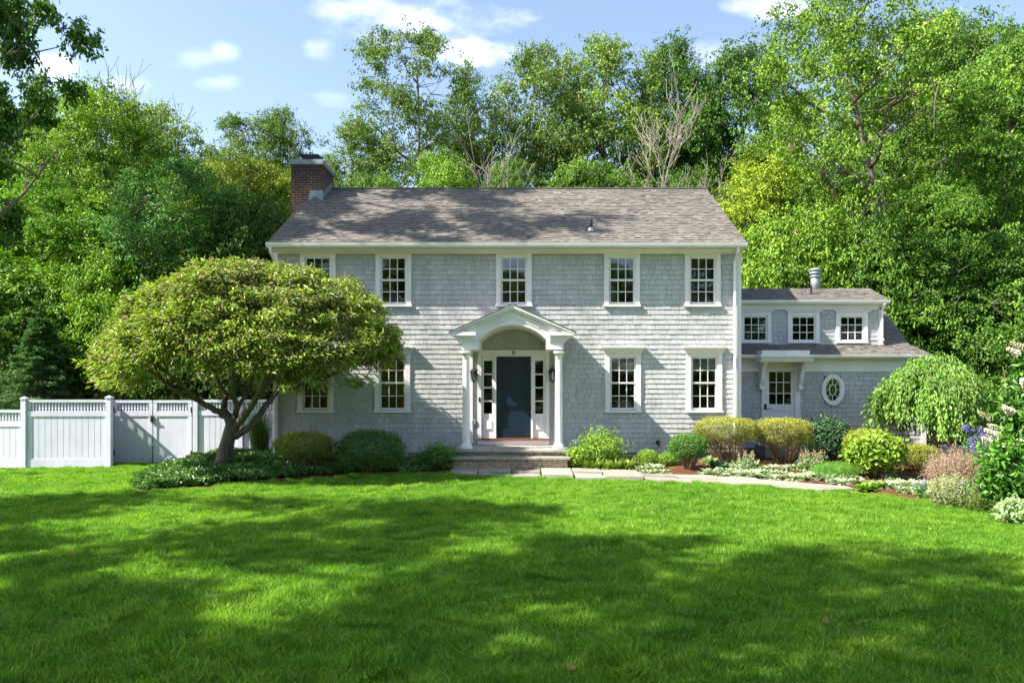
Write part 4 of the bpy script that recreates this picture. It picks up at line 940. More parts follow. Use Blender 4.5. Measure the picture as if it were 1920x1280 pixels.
T('bushy', 40, 500, 25.5, 240, 'low dark green thicket behind the fence at the left edge', (.7, .85, .7))
T('bushy', 420, 520, 25.5, 220, 'shaded leafy thicket behind the domed tree trunk', (.6, .75, .6))
T('maple', 20, 200, 38, 280, 'tall green tree farthest left in the wood', (.8, .95, .75))
T('maple', 370, 300, 39, 230, 'mid green tree between the bluish green tree and the yellow green tree', (.9, 1.05, .8))
T('bushy', 130, 560, 30, 300, 'dim thicket deep in the left wood', (.55, .7, .5)); T('bushy', 330, 560, 31, 300, 'dim thicket deep in the wood behind the gate', (.5, .65, .5))
T('lumpy', 120, 250, 48, 260, 'distant tree in the gap left of the light green maple', (.75, .9, .75)); T('lumpy', 540, 300, 52, 200, 'distant dark tree behind the chimney', (.7, .85, .7))
T('spruce', 78, 596, 23.6, 210, 'small dense dark evergreen rising just behind the tall fence panel', (1.9, 2.0, 1.7), 'evergreen_shrub', 'evergreen', None)
# behind the roof
T('oak', 782, 50, 42, 235, 'tall open oak standing alone against the sky behind the roof', (.95, .95, .85), rz=1.0)
T('oak', 655, 225, 43, 190, 'low sparse oak between the chimney and the tall open oak', (1.0, 1.0, .9), rz=2.6)
T('airy', 865, 140, 46, 110, 'slim tree touching the right side of the tall open oak', (.8, .95, .75))
T('bushy', 835, 275, 36, 150, 'bright low tree top showing over the roof ridge', (1.2, 1.4, .7)); T('bushy', 700, 315, 38, 160, 'low leafy top left of the bright one over the ridge', (.85, 1.05, .7)); T('bushy', 950, 290, 40, 130, 'low leafy top right of the bright one over the ridge', (.9, 1.1, .75))
T('bushy', 610, 310, 39, 120, 'low leafy top just right of the chimney', (.8, .95, .7)); T('bushy', 1100, 300, 42, 220, 'low leafy top among the bare trees', (.9, 1.05, .8)); T('bushy', 1290, 310, 42, 160, 'low dark top behind the right end of the ridge', (.6, .8, .6))
T('airy', 1010, 85, 45, 210, 'tall feathery tree left of the bare grey tree', (1.0, 1.0, 1.0), rz=.5)
T('airy', 1135, 60, 46, 230, 'tallest pale green tree behind the middle of the roof', (1.2, 1.2, 1.0), rz=4.0)
T('lumpy', 1265, 72, 47, 150, 'tall dark lobed tree over the right half of the roof', (.62, .85, .6)); T('lumpy', 1385, 84, 47, 190, 'dark lobed tree with a twin top right of the roof end', (.55, .8, .6), rz=2)
T('oak', 1480, 170, 50, 130, 'dark sparse tree behind the golden maple', (.6, .75, .7)); T('lumpy', 1330, 200, 50, 150, 'dark tree filling behind the right end of the ridge', (.5, .7, .55))
# right side
T('lumpy', 1445, 268, 35, 210, 'golden green maple rounding out beside the roof end', (1.6, 1.45, .65))
T('leaning', 1705, -60, 30, 350, 'huge tree with leaning forked trunk rising over the wing', (1.15, 1.25, .75), rz=0)
T('maple', 1800, 20, 36, 250, 'big leafy tree behind the right part of the wood', (.75, .95, .6)); T('airy', 1720, 30, 42, 260, 'tall airy tree filling behind the huge forked one', (.75, .9, .6))
T('lumpy', 1885, 60, 30, 200, 'leafy tree along the right edge above the white flowering shrub', (.95, 1.2, .8))
T('bushy', 1480, 385, 30, 250, 'bright round crowned tree directly behind the wing chimney pipe', (1.15, 1.3, .7)); T('bushy', 1620, 400, 29, 220, 'leafy tree right of the wing chimney pipe', (.8, 1.05, .7))
T('maple', 1750, 330, 28.5, 230, 'mid green tree beyond the right end of the wing', (.7, .95, .6)); T('bushy', 1870, 430, 27.5, 260, 'deep green tree behind the weeping tree and flowers', (.7, .95, .65))
T('bushy', 1740, 500, 30, 200, 'shaded thicket behind the wing roof end', (.6, .8, .55)); T('maple', 1560, 300, 40, 260, 'tree filling the wood behind the golden maple', (.5, .68, .45)); T('maple', 1930, 250, 40, 300, 'tree filling the wood at the right edge', (.5, .7, .45))  # back-row crowns coloured darker, so gaps in the wood look shaded
T('bushy', 1850, 645, 29, 200, 'low bushes across the driveway under the trees', (.9, 1.1, .6), 'shrub', 'shrub'); T('bushy', 1960, 620, 28, 240, 'leafy bush across the driveway at the right edge', (.8, 1.0, .6), 'shrub', 'shrub')
for i, (px, yt, Y, col) in enumerate(((-120, 200, 40, .8), (2050, 100, 40, .9), (2200, 150, 45, .8), (-300, 180, 40, .8))):
    T('maple', px, yt, Y, 330, ['green tree just outside the left edge', 'green tree just outside the right edge', 'green tree farther outside the right edge', 'green tree farther outside the left edge'][i], (col, col * 1.1, col * .8))
for i, (px, Y) in enumerate(((-260, 26), (-520, 27), (-800, 28), (2150, 27), (2400, 28))):
    plant_tree('bushy', PX(px, Y), Y, 6.5, 4.6, 'leafy thicket outside the %s edge, %s' % (('left', 'left', 'left', 'right', 'right')[i], ('nearest the fence end', 'second from the fence end', 'farthest from the fence end', 'nearest the driveway', 'farthest beyond the driveway')[i]), 'shrub', 'thickets beside the view', 'leafy_thicket', (.8, 1, .65))
# the trees whose shade falls on lawn, roof and fence, standing left of the view
def TS(key, x, y, H, Rr, label, rz=0, col=(.8, 1, .75)): return plant_tree(key, x, y, H, Rr, label, 'tree', 'big shade trees of the front yard', 'shade_tree', col, rz)
TS('shade', -16.6, 19.8, 25.0, 5.4, 'very tall tree behind the fence at the left, crown out of frame', .4, (.55, .75, .6))
T('shade', -60, -120, 17.5, 350, 'dark leafed tree hanging in at the top left corner', (.55, .75, .55), group=None, rz=1.4)
TS('shade', -16.5, 5.0, 17, 6.0, 'shade tree standing left of the lawn', 1.0)
TS('shade', -11.0, -.3, 18, 6.0, 'shade tree beside the camera on the left', 2.0)
TS('shade', -5.6, 1.0, 15, 3.2, 'shade tree nearest the camera', 4.2)
# the wood across the road, seen in the window glass
for i in range(9):
    x = -34 + i * 8.2; y = -23 - (i * 37 % 9); plant_tree(('maple', 'lumpy', 'airy')[i % 3], x, y, 12 + (i * 13 % 4), 5.2, 'leafy tree behind the camera, mirrored in the windows', 'tree', 'trees across the road', 'roadside_tree', (.8, 1, .7))
for i in range(10):
    x = -32 + i * 7.2; plant_tree('bushy', x, -20 - (i % 3), 4, 4.2, 'bushy thicket behind the camera, mirrored in the windows', 'shrub', 'thickets across the road', 'roadside_shrub', (.7, .9, .6))

# bare dead trees behind the ridge
def bare_tree(px, ytop, Y, seed, label, lean=0, r0=.16, z0=0):
    rd = random.Random(seed); x = PX(px, Y); H = PZ(ytop, Y) - zg(x, Y); O = (x, Y, zg(x, Y)); e = empty('bare_tree', O, label, 'tree', 'bare dead trees')
    tr = MB(); tw = MB()
    def grow(p, d, L, r, dep, mb):
        n = 4; pts = [p]; q = p
        for i in range(n):
            d = (d + Vector((rd.uniform(-.22, .22), rd.uniform(-.22, .22), rd.uniform(-.05, .16)))).normalized(); q = q + d * L / n; pts.append(q)
        mb.tube(pts, [max(.012, r * (1 - .55 * i / n)) for i in range(n + 1)], 7 if dep < 2 else 4, cap=False)
        if dep >= 5: return
        for k in range(3 if dep < 4 else 2):
            s = rd.choice(pts[2:]); nd = (d + Vector((rd.uniform(-.95, .95), rd.uniform(-.8, .8), rd.uniform(-.15, .55)))).normalized()
            grow(s, nd, L * rd.uniform(.45, .72), r * rd.uniform(.38, .55), dep + 1, tw if dep >= 0 else mb)
        grow(pts[-1], d, L * .7, r * .45, dep + 1, tw)
    grow(Vector((0, 0, -.2)), Vector((lean, 0, 1)).normalized(), H * .40, r0, 0, tr)
    tr.build('trunk', M['palebark'], e, smooth=True); tw.build('branches', M['palebark'], e, smooth=True)
bare_tree(1085, 260, 40, 4, 'bare grey tree leaning left behind the ridge', -.55, .13)
bare_tree(1160, 215, 40, 9, 'upright bare tree behind the middle of the ridge', .02, .14)
bare_tree(1185, 245, 39, 15, 'bare tree leaning right towards the roof end', .42, .12)
bare_tree(338, 215, 38, 21, 'thin dead snag poking above the left wood', .02, .09)

# ---- domed weeping tree in front of the house
rs = np.random.RandomState(77); rd = random.Random(77)
DT = (PX(428, 17.45), 17.45, -.03); CXd, CYd = PX(474, 17.3), 16.75
dome = empty('weeping_tree', DT, 'umbrella shaped weeping tree with gnarled trunk beside the left house corner', 'tree')
tr = MB(DT); P_ = lambda px, py, Y: (PX(px, Y), Y, PZ(py, Y))
bps = []
def limb(pts, r0, r1):
    n = len(pts); fine = []
    for a, b_ in zip(pts[:-1], pts[1:]):
        for k in range(3): fine.append(Vector(a).lerp(Vector(b_), k / 3) + Vector((rd.uniform(-.022, .022), rd.uniform(-.02, .02), rd.uniform(-.02, .02))) * (1 if fine else 0))
    fine.append(Vector(pts[-1])); m_ = len(fine); tr.tube(fine, [r0 + (r1 - r0) * (k / (m_ - 1)) ** .8 for k in range(m_)], 9); bps.extend(fine[m_ // 2:]); return fine
Yt = 17.45
tr.tube([P_(414, 885, Yt), P_(419, 868, Yt), P_(424, 840, Yt), P_(430, 815, Yt), P_(436, 795, Yt), P_(438, 778, Yt)], [.25, .205, .165, .15, .15, .12], 12)
limb([P_(436, 800, Yt), P_(425, 782, 17.35), P_(405, 768, 17.2), P_(375, 752, 17.0), P_(345, 740, 16.7), P_(300, 712, 16.5)], .105, .04)
limb([P_(437, 790, Yt), P_(418, 768, 17.6), P_(424, 745, 17.8), P_(410, 715, 17.9), P_(380, 670, 18.0), P_(340, 620, 17.9)], .085, .03)
limb([P_(438, 795, Yt), P_(445, 765, 17.4), P_(437, 735, 17.3), P_(440, 690, 17.2), P_(430, 630, 17.0), P_(440, 580, 16.9)], .08, .03)
limb([P_(441, 800, Yt), P_(462, 772, 17.3), P_(480, 748, 17.1), P_(500, 720, 16.9), P_(520, 700, 16.8), P_(560, 650, 16.7), P_(600, 610, 16.6)], .10, .035)
limb([P_(440, 818, Yt), P_(470, 800, 17.5), P_(500, 758, 17.7), P_(520, 735, 17.8), P_(560, 722, 17.9), P_(620, 705, 18.0), P_(660, 680, 18.0)], .095, .03)
limb([P_(520, 735, 17.8), P_(535, 690, 17.6), P_(560, 655, 17.4), P_(590, 620, 17.3)], .05, .02); limb([P_(480, 748, 17.1), P_(500, 700, 16.4), P_(520, 650, 15.8), P_(560, 620, 15.4)], .05, .02)
limb([P_(375, 752, 17.0), P_(340, 720, 16.2), P_(300, 690, 15.7), P_(260, 660, 15.5)], .045, .02); limb([P_(445, 765, 17.4), P_(470, 720, 18.0), P_(500, 650, 18.5), P_(540, 600, 18.6)], .05, .02)
def dome_r(th): return np.where(np.cos(th) > 0, 3.28, 2.95) * (np.abs(np.cos(th)) ** 2) + np.where(np.sin(th) > 0, 2.2, 2.3) * np.sin(th) ** 2
def dome_pt(th, rho, lift=0):
    r = dome_r(th) * rho; x = CXd + r * np.cos(th); y = CYd + r * np.sin(th)
    z = 2.36 + .05 * (x - CXd) + 2.25 * np.sqrt(np.clip(1 - rho ** 2.3, 0, 1)) + .20 * np.sin(th * 3 + 1) * rho + .10 * np.sin(th * 7 + rho * 9) + lift
    return np.stack([x, y, z + 0 * x], axis=-1)
mbb = tr; bp = np.array([tuple(b) for b in bps])
# fine arching twigs up to and along the shell
tw = MB(DT)
for k in range(420):
    th = rs.uniform(0, 2 * np.pi); rho = rs.uniform(.1, .97); q = dome_pt(np.array(th), np.array(rho), -.12)
    d = np.linalg.norm(bp - q, axis=1); s = bp[rs.choice(np.argsort(d)[:6])]; mid = (s + q) / 2 + np.array([rs.uniform(-.2, .2), rs.uniform(-.2, .2), .28 * np.linalg.norm(q - s) * .6])
    e_ = dome_pt(np.array(th), np.array(min(1.0, rho + .12)), -.18)
    pts = []
    for a in range(7):
        t = a / 6; pts.append((1 - t) ** 2 * s + 2 * t * (1 - t) * mid + t * t * q + rs.uniform(-.03, .03, 3) * (a > 0))
    pts.append(e_); tw.tube(pts, [.02 - .0022 * a for a in range(8)], 4, cap=False)
tr.build('trunk', M['bark'], dome, smooth=True); tw.build('twigs', M['twig'], dome)
def shellcloud(n, lo, hi, rmax=1.0):
    th = rs.uniform(0, 2 * np.pi, n); rho = np.sqrt(rs.uniform(0, rmax ** 2, n)); return th, rho, dome_pt(th, rho, 0) + np.stack([0 * th, 0 * th, -rs.uniform(lo, hi, n) ** 1.0], axis=1)
nc = 1750; th, rho, CC = shellcloud(nc, -.05, .66)
hole = np.sin(th * 7 + 1.3 * np.sin(rho * 9)) * np.sin(rho * 15 + 2 * np.sin(th * 3)) + .5 * np.sin(th * 17 + rho * 11); CC = CC[hole < .72 + rs.uniform(-.2, .5, nc)]
# droop fringe at the rim
th2 = rs.uniform(0, 2 * np.pi, 260); C2 = dome_pt(th2, np.full(260, .985), 0) + np.stack([rs.normal(size=260) * .06, rs.normal(size=260) * .06, -rs.uniform(-.2, .34, 260) * (1 + .6 * np.sin(th2 * 5))], axis=1)
CC = np.concatenate([CC, C2]); out2 = unit(np.stack([CC[:, 0] - CXd, CC[:, 1] - CYd, CC[:, 2] * 0 + .15], axis=1))
per = 56
P = np.repeat(CC, per, axis=0) + rs.normal(size=(len(CC) * per, 3)) * np.array([.095, .095, .05])
Tn = np.repeat(out2, per, axis=0) * .9 + rs.normal(size=P.shape) * .7
Nn = rs.normal(size=P.shape) * .5 + np.repeat(out2, per, axis=0) * .3; Nn[:, 2] += .9
V, f = leaves(rs, P - np.array(DT), Nn, .13, .042, .5, tdir=Tn)
dry = np.repeat(rs.uniform(0, 1, len(CC)), per); hi_ = np.repeat(np.clip((CC[:, 2] - 3.2) / 1.6, 0, 1), per)
tint = np.clip(.28 + dry * .45 + rs.uniform(-.2, .35, len(P)) - (rs.uniform(0, 1, len(P)) < .16 + .16 * hi_) * .7, 0, 1)
o = mesh_np('crown', V, [f], M['leaf_dome'], dome, tint)

# ---- shrubs and plants
def hedge_blob(x, y, z0, rx, ry, h, lm, label, name='shrub', cat='shrub', group=None, n=9000, leaf=.035, low=.35, stems=14, col=(1, 1, 1), seed=1, aspect=.5, lumps=.07, tip=0, bark='twig', sq=2.6, shell=.22, big=False, up=.3):
    """clipped or loose shrub: leaves in the outer shell of a rounded box, bare stems beneath"""
    rs = np.random.RandomState(seed); O = (x, y, z0); e = empty(name, O, label, cat, group)
    d = unit(rs.normal(size=(n, 3))); 
    k = (np.abs(d[:, 0]) ** sq + np.abs(d[:, 1]) ** sq + np.abs(d[:, 2]) ** sq) ** (-1 / sq)
    dep = 1 - np.abs(rs.normal(size=n)) * shell * .6; dep = np.clip(dep, .3, 1.06)
    a = np.arctan2(d[:, 1], d[:, 0]); lm_ = 1 + lumps * np.sin(a * 4 + seed) * np.sin(d[:, 2] * 5 + seed) + lumps * .7 * np.sin(a * 9 + d[:, 2] * 8 + seed)
    S = d * (k * dep * lm_)[:, None]
    zc = h * (low + (1 - low) * .5); hz = h * (1 - low) * .5
    P = np.stack([S[:, 0] * rx, S[:, 1] * ry, zc + S[:, 2] * hz], axis=1)
    keep = rs.uniform(0, 1, n) < np.clip((S[:, 2] + 1.15) / .8, .12, 1); P, d = P[keep], d[keep]
    P += rs.normal(size=P.shape) * leaf * .5
    Nn = rs.normal(size=P.shape) * .6 + d * .7; Nn[:, 2] += up
    V, f = leaves(rs, P, Nn, leaf, leaf * aspect, 0, .2, big=big)
    t = (P[:, 2] - h * low) / (h * (1 - low)); cl = .5 + .5 * np.sin(P[:, 0] * 13 + seed) * np.sin(P[:, 1] * 11) * np.sin(P[:, 2] * 12 + seed)
    tint = np.clip(.1 + .45 * np.clip(t, 0, 1) ** 1.5 * tip + (1 - tip) * .25 + rs.uniform(0, .45, len(P)) + .18 * (cl - .5), 0, 1)
    if big: tint = np.concatenate([tint, tint])
    c = mesh_np('foliage', V, [f], M[lm], e, tint); c.color = (*col, 1)
    mb = MB()
    for i in range(stems):
        th = rs.uniform(0, 6.28); r = rs.uniform(.3, .85); zt_ = h * (low + rs.uniform(.1, .5) * (1 - low)); q = np.array([rx * r * math.cos(th), ry * r * math.sin(th), zt_])
        s = np.array([rx * .18 * math.cos(th), ry * .18 * math.sin(th), -.05]); m1 = s * .4 + q * .6 + rs.uniform(-.05, .05, 3) * [1, 1, 0]; m1[2] = zt_ * .5
        mb.tube([s, m1, q], [.013, .010, .005], 5, cap=False)
        for j in range(3):
            w1 = m1 + (q - m1) * rs.uniform(0, 1); w2 = w1 + rs.uniform(-.16, .16, 3) * [rx * 2, ry * 2, 1] + [0, 0, .12]; mb.tube([w1, w2], [.006, .003], 4, cap=False)
    if stems: mb.build('stems', M[bark], e)
    return e
def at(px, pyb, dz=0):
    """ground point seen at pixel"""
    z = 0
    for _ in range(6): Y = (CZ - z) * F / (pyb - HY); z = zg(PX(px, Y), Y) + dz
    return PX(px, Y), Y, z
def blob(px, pyb, wpx, ytop, lm, label, ryk=.9, **k):
    x, y, z = at(px, pyb); s = y / F; return hedge_blob(x, y, z, wpx * .5 * s, wpx * .5 * s * ryk, PZ(ytop, y) - z, lm, label, **k)
blob(1361, 869, 112, 783, 'leaf_gold', 'rounded golden topped shrub nearest the downspout, left of its twin', seed=3, n=20000, leaf=.034, low=.46, stems=46, tip=1, group='clipped golden shrubs', shell=.16, sq=3)
blob(1467, 869, 104, 785, 'leaf_gold', 'rounded golden topped shrub in front of the side door', seed=4, n=20000, leaf=.034, low=.42, stems=46, tip=1, group='clipped golden shrubs', shell=.16, sq=3)
blob(1290, 881, 68, 815, 'leaf_shrub', 'small clipped green shrub left of the golden pair', seed=5, n=9000, leaf=.04, low=.30, stems=24, tip=.5, col=(1.3, 1.5, 1))
blob(1551, 862, 82, 789, 'leaf_dark', 'dark broadleaf evergreen shrub under the oval window', seed=6, n=5200, leaf=.085, low=.1, tip=.2, col=(.9, 1.1, 1.2), big=True, aspect=.5, lumps=.2)
blob(1626, 886, 84, 806, 'leaf_gold', 'loose gold tipped shrub behind the leafy green one', seed=7, n=11000, leaf=.04, low=.3, tip=1, ryk=.7, col=(.95, 1.05, .9))
blob(1641, 897, 88, 820, 'leaf_lime', 'leafy yellow green hydrangea bush without flowers', seed=8, n=3600, leaf=.11, low=.25, stems=30, tip=.8, big=True, aspect=.6, lumps=.16, col=(.85, .85, .7))
blob(1722, 885, 72, 833, 'leaf_gold', 'low mounded golden shrub in front of the wing corner', seed=9, n=9000, leaf=.034, low=.15, tip=.9, col=(.9, .95, .8))
blob(570, 884, 108, 809, 'leaf_gold', 'rounded shrub with gold tips under the leftmost window', seed=10, n=15000, leaf=.034, low=.30, stems=34, tip=.75, col=(.9, 1.1, .9), sq=2.3)
blob(694, 886, 122, 807, 'leaf_shrub', 'dense dark green shrub under the second window', seed=11, n=15000, leaf=.042, low=.1, stems=14, tip=.3, col=(1.25, 1.3, 1.2), sq=2.4, lumps=.1)
blob(1127, 876, 92, 806, 'leaf_lime', 'feathery lime green shrub right of the steps', seed=13, n=4200, leaf=.07, low=.02, tip=.6, lumps=.3, sq=1.7, ryk=.7, stems=12, shell=.5, aspect=.4)
blob(1084, 878, 52, 838, 'leaf_lime', 'lime green leafy perennial beside the right end of the steps', seed=14, n=1700, leaf=.08, low=.0, tip=.4, stems=6, big=True, sq=1.9, shell=.5)
blob(824, 880, 76, 830, 'leaf_shrub', 'small loose rose bush left of the steps', seed=15, n=3600, leaf=.05, low=.02, tip=.5, lumps=.3, sq=1.7, shell=.5, stems=12, col=(1.6, 1.8, 1.1))
blob(1214, 876, 40, 843, 'leaf_lime', 'small lime mound left of its neighbour by the spigot', seed=16, n=2600, leaf=.04, low=0, stems=4, tip=.6, sq=2, group='small lime mounds')
blob(1254, 873, 40, 848, 'leaf_lime', 'small flat lime mound right of its neighbour by the clipped shrub', seed=17, n=2600, leaf=.04, low=0, stems=4, tip=.4, sq=2, group='small lime mounds', col=(.8, .9, .8))
blob(1567, 898, 84, 867, 'leaf_lime', 'bright green feathery mound in front of the dark shrub', seed=18, n=7000, leaf=.05, low=0, stems=4, tip=.4, sq=2, aspect=.15, col=(.5, .85, .7), ryk=.6)
blob(1790, 936, 110, 838, 'leaf_dry', 'dusty pink spent flower shrub right of the low golden mound', seed=19, n=13000, leaf=.035, low=.05, stems=60, tip=.5, sq=1.9, aspect=.3, shell=.6, lumps=.18, col=(.8, .8, .8))
blob(1785, 952, 90, 890, 'leaf_silver', 'straw coloured low mound at the front of the flower bed', seed=20, n=5000, leaf=.05, low=0, stems=20, tip=.3, sq=1.9, aspect=.25, shell=.6, col=(.8, .75, .6))
blob(1850, 962, 76, 925, 'leaf_shrub', 'low olive brown tuft at the lawn edge on the right', seed=22, n=4000, leaf=.05, low=0, stems=20, tip=.5, sq=1.8, aspect=.2, shell=.7, col=(1.6, 1.2, 1))
blob(1815, 838, 60, 808, 'leaf_gold', 'clipped yellow green hedge piece beyond the driveway', seed=23, n=3500, leaf=.06, low=0, stems=4, tip=.6, col=(.6, .9, .7))

# ---- weeping tree at the wing corner
WT = at(1752, 872); rs = np.random.RandomState(31); Yw = 19.0; WT = (PX(1752, Yw), Yw, zg(10, Yw))
wt = empty('weeping_tree', WT, 'small weeping tree like a mop head in front of the wing corner', 'tree')
tr = MB(); H_ = PZ(672, Yw) - WT[2]
tr.tube([(0, 0, -.1), (.03, 0, .5), (-.04, .02, 1.1), (-.02, 0, 1.75), (0, 0, 2.25)], [.13, .105, .09, .085, .05], 9)
cw_ = 1.36; Ps = []; Ts = []; Tt = []
for k in range(128):
    th = rs.uniform(0, 6.28); r = cw_ * rs.uniform(.25, 1.0) * (1 + .13 * math.sin(th * 3 + 1)); top = H_ - .15 - .45 * (r / cw_) ** 2.4 + rs.uniform(-.15, .12); endz = (1.0 + .55 * (math.sin(th * 2 + 1.2)) * .6 + rs.uniform(-.3, .3)) if r > .6 * cw_ else top - rs.uniform(.2, .9)
    p0 = np.array([0, 0, 2.1]); p1 = np.array([r * .55 * math.cos(th), r * .55 * math.sin(th), top + .12]); p2 = np.array([r * math.cos(th), r * math.sin(th), top - .25]); p3 = np.array([r * 1.05 * math.cos(th), r * 1.05 * math.sin(th), max(.75, endz)])
    path = [p0, p1, p2, p3]; tr.tube([p0, p0 * .5 + p1 * .5 + [0, 0, .06], p1, p1 * .4 + p2 * .6 + [0, 0, .05], p2, p3], [.02, .016, .012, .009, .007, .004], 4, cap=False)
    for a, b_, m_ in ((p0, p1, 25), (p1, p2, 110), (p2, p3, 150)):
        t = rs.uniform(0, 1, m_)[:, None]; P = a + (b_ - a) * t + rs.normal(size=(m_, 3)) * .075; Ps.append(P); dd = unit((b_ - a)[None])[0]; o_ = np.array([math.cos(th), math.sin(th), 0]); Ts.append(np.tile(dd * .6 + o_ * .4 - np.array([0, 0, .5]), (m_, 1))); Tt.append(np.full(m_, rs.uniform(0, .4)))
P = np.concatenate(Ps); Tn = np.concatenate(Ts); Nn = rs.normal(size=P.shape) * .5; Nn[:, :2] += unit(P[:, :2]) * .6; Nn[:, 2] += .5
tr.build('trunk', M['bark'], wt, smooth=True)
V, f = leaves(rs, P, Nn, .11, .042, .5, tdir=Tn)
c = mesh_np('crown', V, [f], M['leaf_dome'], wt, np.clip(np.concatenate(Tt) + .3 + rs.uniform(-.1, .35, len(P)), .2, 1)); c.color = (.55, .78, .8, 1)

# ---- ornamental grass by the left corner
rs = np.random.RandomState(8); gx, gy_ = PX(487, 19.9), 19.9
V = []; n = 900
a = rs.uniform(0, 6.28, n); r = rs.uniform(0, .22, n); h = rs.uniform(.8, 1.55, n); lean = rs.uniform(.05, .45, n) * (h / 1.4)
b0 = np.stack([r * np.cos(a), r * np.sin(a), 0 * a], 1); dirv = np.stack([np.cos(a), np.sin(a), 0 * a], 1); sd_ = np.stack([-np.sin(a), np.cos(a), 0 * a], 1)
seg = []
for t in (0, .35, .7, 1.0):
    c = b0 + dirv * (lean * t ** 2 * 1.1)[:, None] + np.stack([0 * a, 0 * a, h * (t - .12 * t * t * lean * 2)], 1); w_ = .007 * (1 - t * .9); seg += [c - sd_ * w_, c + sd_ * w_]
V = np.stack(seg, axis=1).reshape(-1, 3); k = np.arange(n)[:, None] * 8; f = np.concatenate([k + np.array([[0, 1, 3, 2]]), k + np.array([[2, 3, 5, 4]]), k + np.array([[4, 5, 7, 6]])])
og = mesh_np('ornamental_grass', V, [f], M['leaf_shrub'], None, np.tile(rs.uniform(0, 1, n), 3), loc=(gx, gy_, zg(gx, gy_)))
og.color = (1.0, 1.05, 1.1, 1); tag(og, 'tall clump of ornamental grass between the domed tree trunk and house corner', 'ornamental grass')

# ---- leafy edging perennials: strap leaved tufts
def tuft_mesh(name, seed, n, L, W, spread, lift, lm):
    rs = np.random.RandomState(seed); a = rs.uniform(0, 6.28, n); el_ = rs.uniform(.15, 1.0, n) ** 1.0 * lift
    l = L * rs.uniform(.6, 1.2, n); r0 = rs.uniform(0, spread, n); base = np.stack([r0 * np.cos(a), r0 * np.sin(a), 0 * a + .01], 1)
    o_ = np.stack([np.cos(a), np.sin(a), 0 * a], 1); sd_ = np.stack([-np.sin(a), np.cos(a), 0 * a], 1); up_ = np.array([0, 0, 1.0])
    seg = []
    for t, wf in ((0, .25), (.35, 1), (.7, .8), (1.0, .05)):
        c = base + o_ * (l * t * np.cos(el_))[:, None] + up_ * (l * (t * np.sin(el_) * 1.25 - .38 * t * t))[:, None]; seg += [c - sd_ * W * wf * .5, c + sd_ * W * wf * .5]
    V = np.stack(seg, axis=1).reshape(-1, 3); V[:, 2] = np.maximum(V[:, 2], .0); k = np.arange(n)[:, None] * 8
    f = np.concatenate([k + np.array([[0, 1, 3, 2]]), k + np.array([[2, 3, 5, 4]]), k + np.array([[4, 5, 7, 6]])])
    o = mesh_np(name, V, [f], M[lm], None, np.tile(rs.uniform(0, 1, n), 3)); return o
def row(src, pts, label_fn, cat, group, smin=.8, smax=1.25, seed=1, col=None):
    rd = random.Random(seed)
    for i, (px, py) in enumerate(pts):
        o = src if i == 0 else src.copy()
        if i: C.objects.link(o)
        x, y, z = at(px, py); o.location = (x, y, z + .03); s = rd.uniform(smin, smax); o.scale = (s, s, s * rd.uniform(.85, 1.15)); o.rotation_euler = (0, 0, rd.uniform(0, 6.28))
        if col: o.color = (*col, 1)
        tag(o, label_fn(i), cat, group)
rd = random.Random(14)
host = tuft_mesh('hosta', 1, 110, .26, .045, .10, 1.15, 'leaf_lime')
row(host, [(1098, 880), (1117, 881), (1136, 882), (1154, 882), (1172, 881)], lambda i: 'narrow variegated leafy tuft edging the path right of the steps', 'perennial', 'variegated tufts right of the steps', .9, 1.2, 3, (.95, .85, 1.1))
silver = tuft_mesh('silver_perennial', 2, 90, .17, .05, .12, 1.0, 'leaf_silver')
pts = []
for (px, py, w_) in ((1215, 890, 22), (1240, 889, 20), (1228, 884, 15), (1205, 884, 12)): pts.append((px, py))
row(silver, pts, lambda i: 'pale silver leafed clump alone in the mulch near the small lime mounds', 'perennial', 'silver clumps near the small lime mounds', .9, 1.3, 4)
s2 = silver.copy(); C.objects.link(s2)
pts = [(1335 + i * 15 + rd.uniform(-5, 5), 890 + i * .95 + rd.uniform(-6, 5)) for i in range(19)] + [(1360 + i * 22 + rd.uniform(-6, 6), 880 + i * .9 + rd.uniform(-3, 3)) for i in range(10)]
row(s2, pts, lambda i: 'silver green clump in the border between path and golden shrubs', 'perennial', 'silver border plants along the path', .85, 1.35, 6)
s3 = silver.copy(); C.objects.link(s3)
pts = [(1650 + rd.uniform(0, 170), 0) for i in range(26)]; pts = [(px, 905 + (px - 1650) * .16 + rd.uniform(-8, 14)) for px, _ in pts]
row(s3, pts, lambda i: 'silver green clump in the border in front of the pink spent shrub', 'perennial', 'silver border plants near the right end', .8, 1.3, 7)
low = tuft_mesh('leafy_perennial', 5, 90, .20, .07, .10, 1.1, 'leaf_shrub')
row(low, [(1352, 884), (1344, 878)], lambda i: 'dark green broad leafed clump beside the path below the clipped green shrub', 'perennial', 'dark clumps below the clipped shrub', .9, 1.2, 8, (.7, 1, 1.1))
l2 = tuft_mesh('leafy_perennial', 9, 100, .22, .07, .12, 1.1, 'leaf_lime')
row(l2, [(1622, 921), (1640, 917)], lambda i: 'bright green leafy clump where the path meets the lawn', 'perennial', 'bright clumps at the path end', .8, 1.0, 9, (.8, .9, .7))
l3 = tuft_mesh('leafy_perennial', 12, 120, .22, .04, .10, 1.2, 'leaf_silver')
row(l3, [(1185 + i * 17 + rd.uniform(-4, 4), 866 + rd.uniform(-3, 3)) for i in range(3)] + [(1385, 878), (1410, 880), (1512, 884), (1532, 886), (1330, 872)], lambda i: 'grassy pale green plant between the shrubs of the right bed', 'perennial', 'grassy plants between the shrubs', .9, 1.3, 10, (.75, .85, .6))

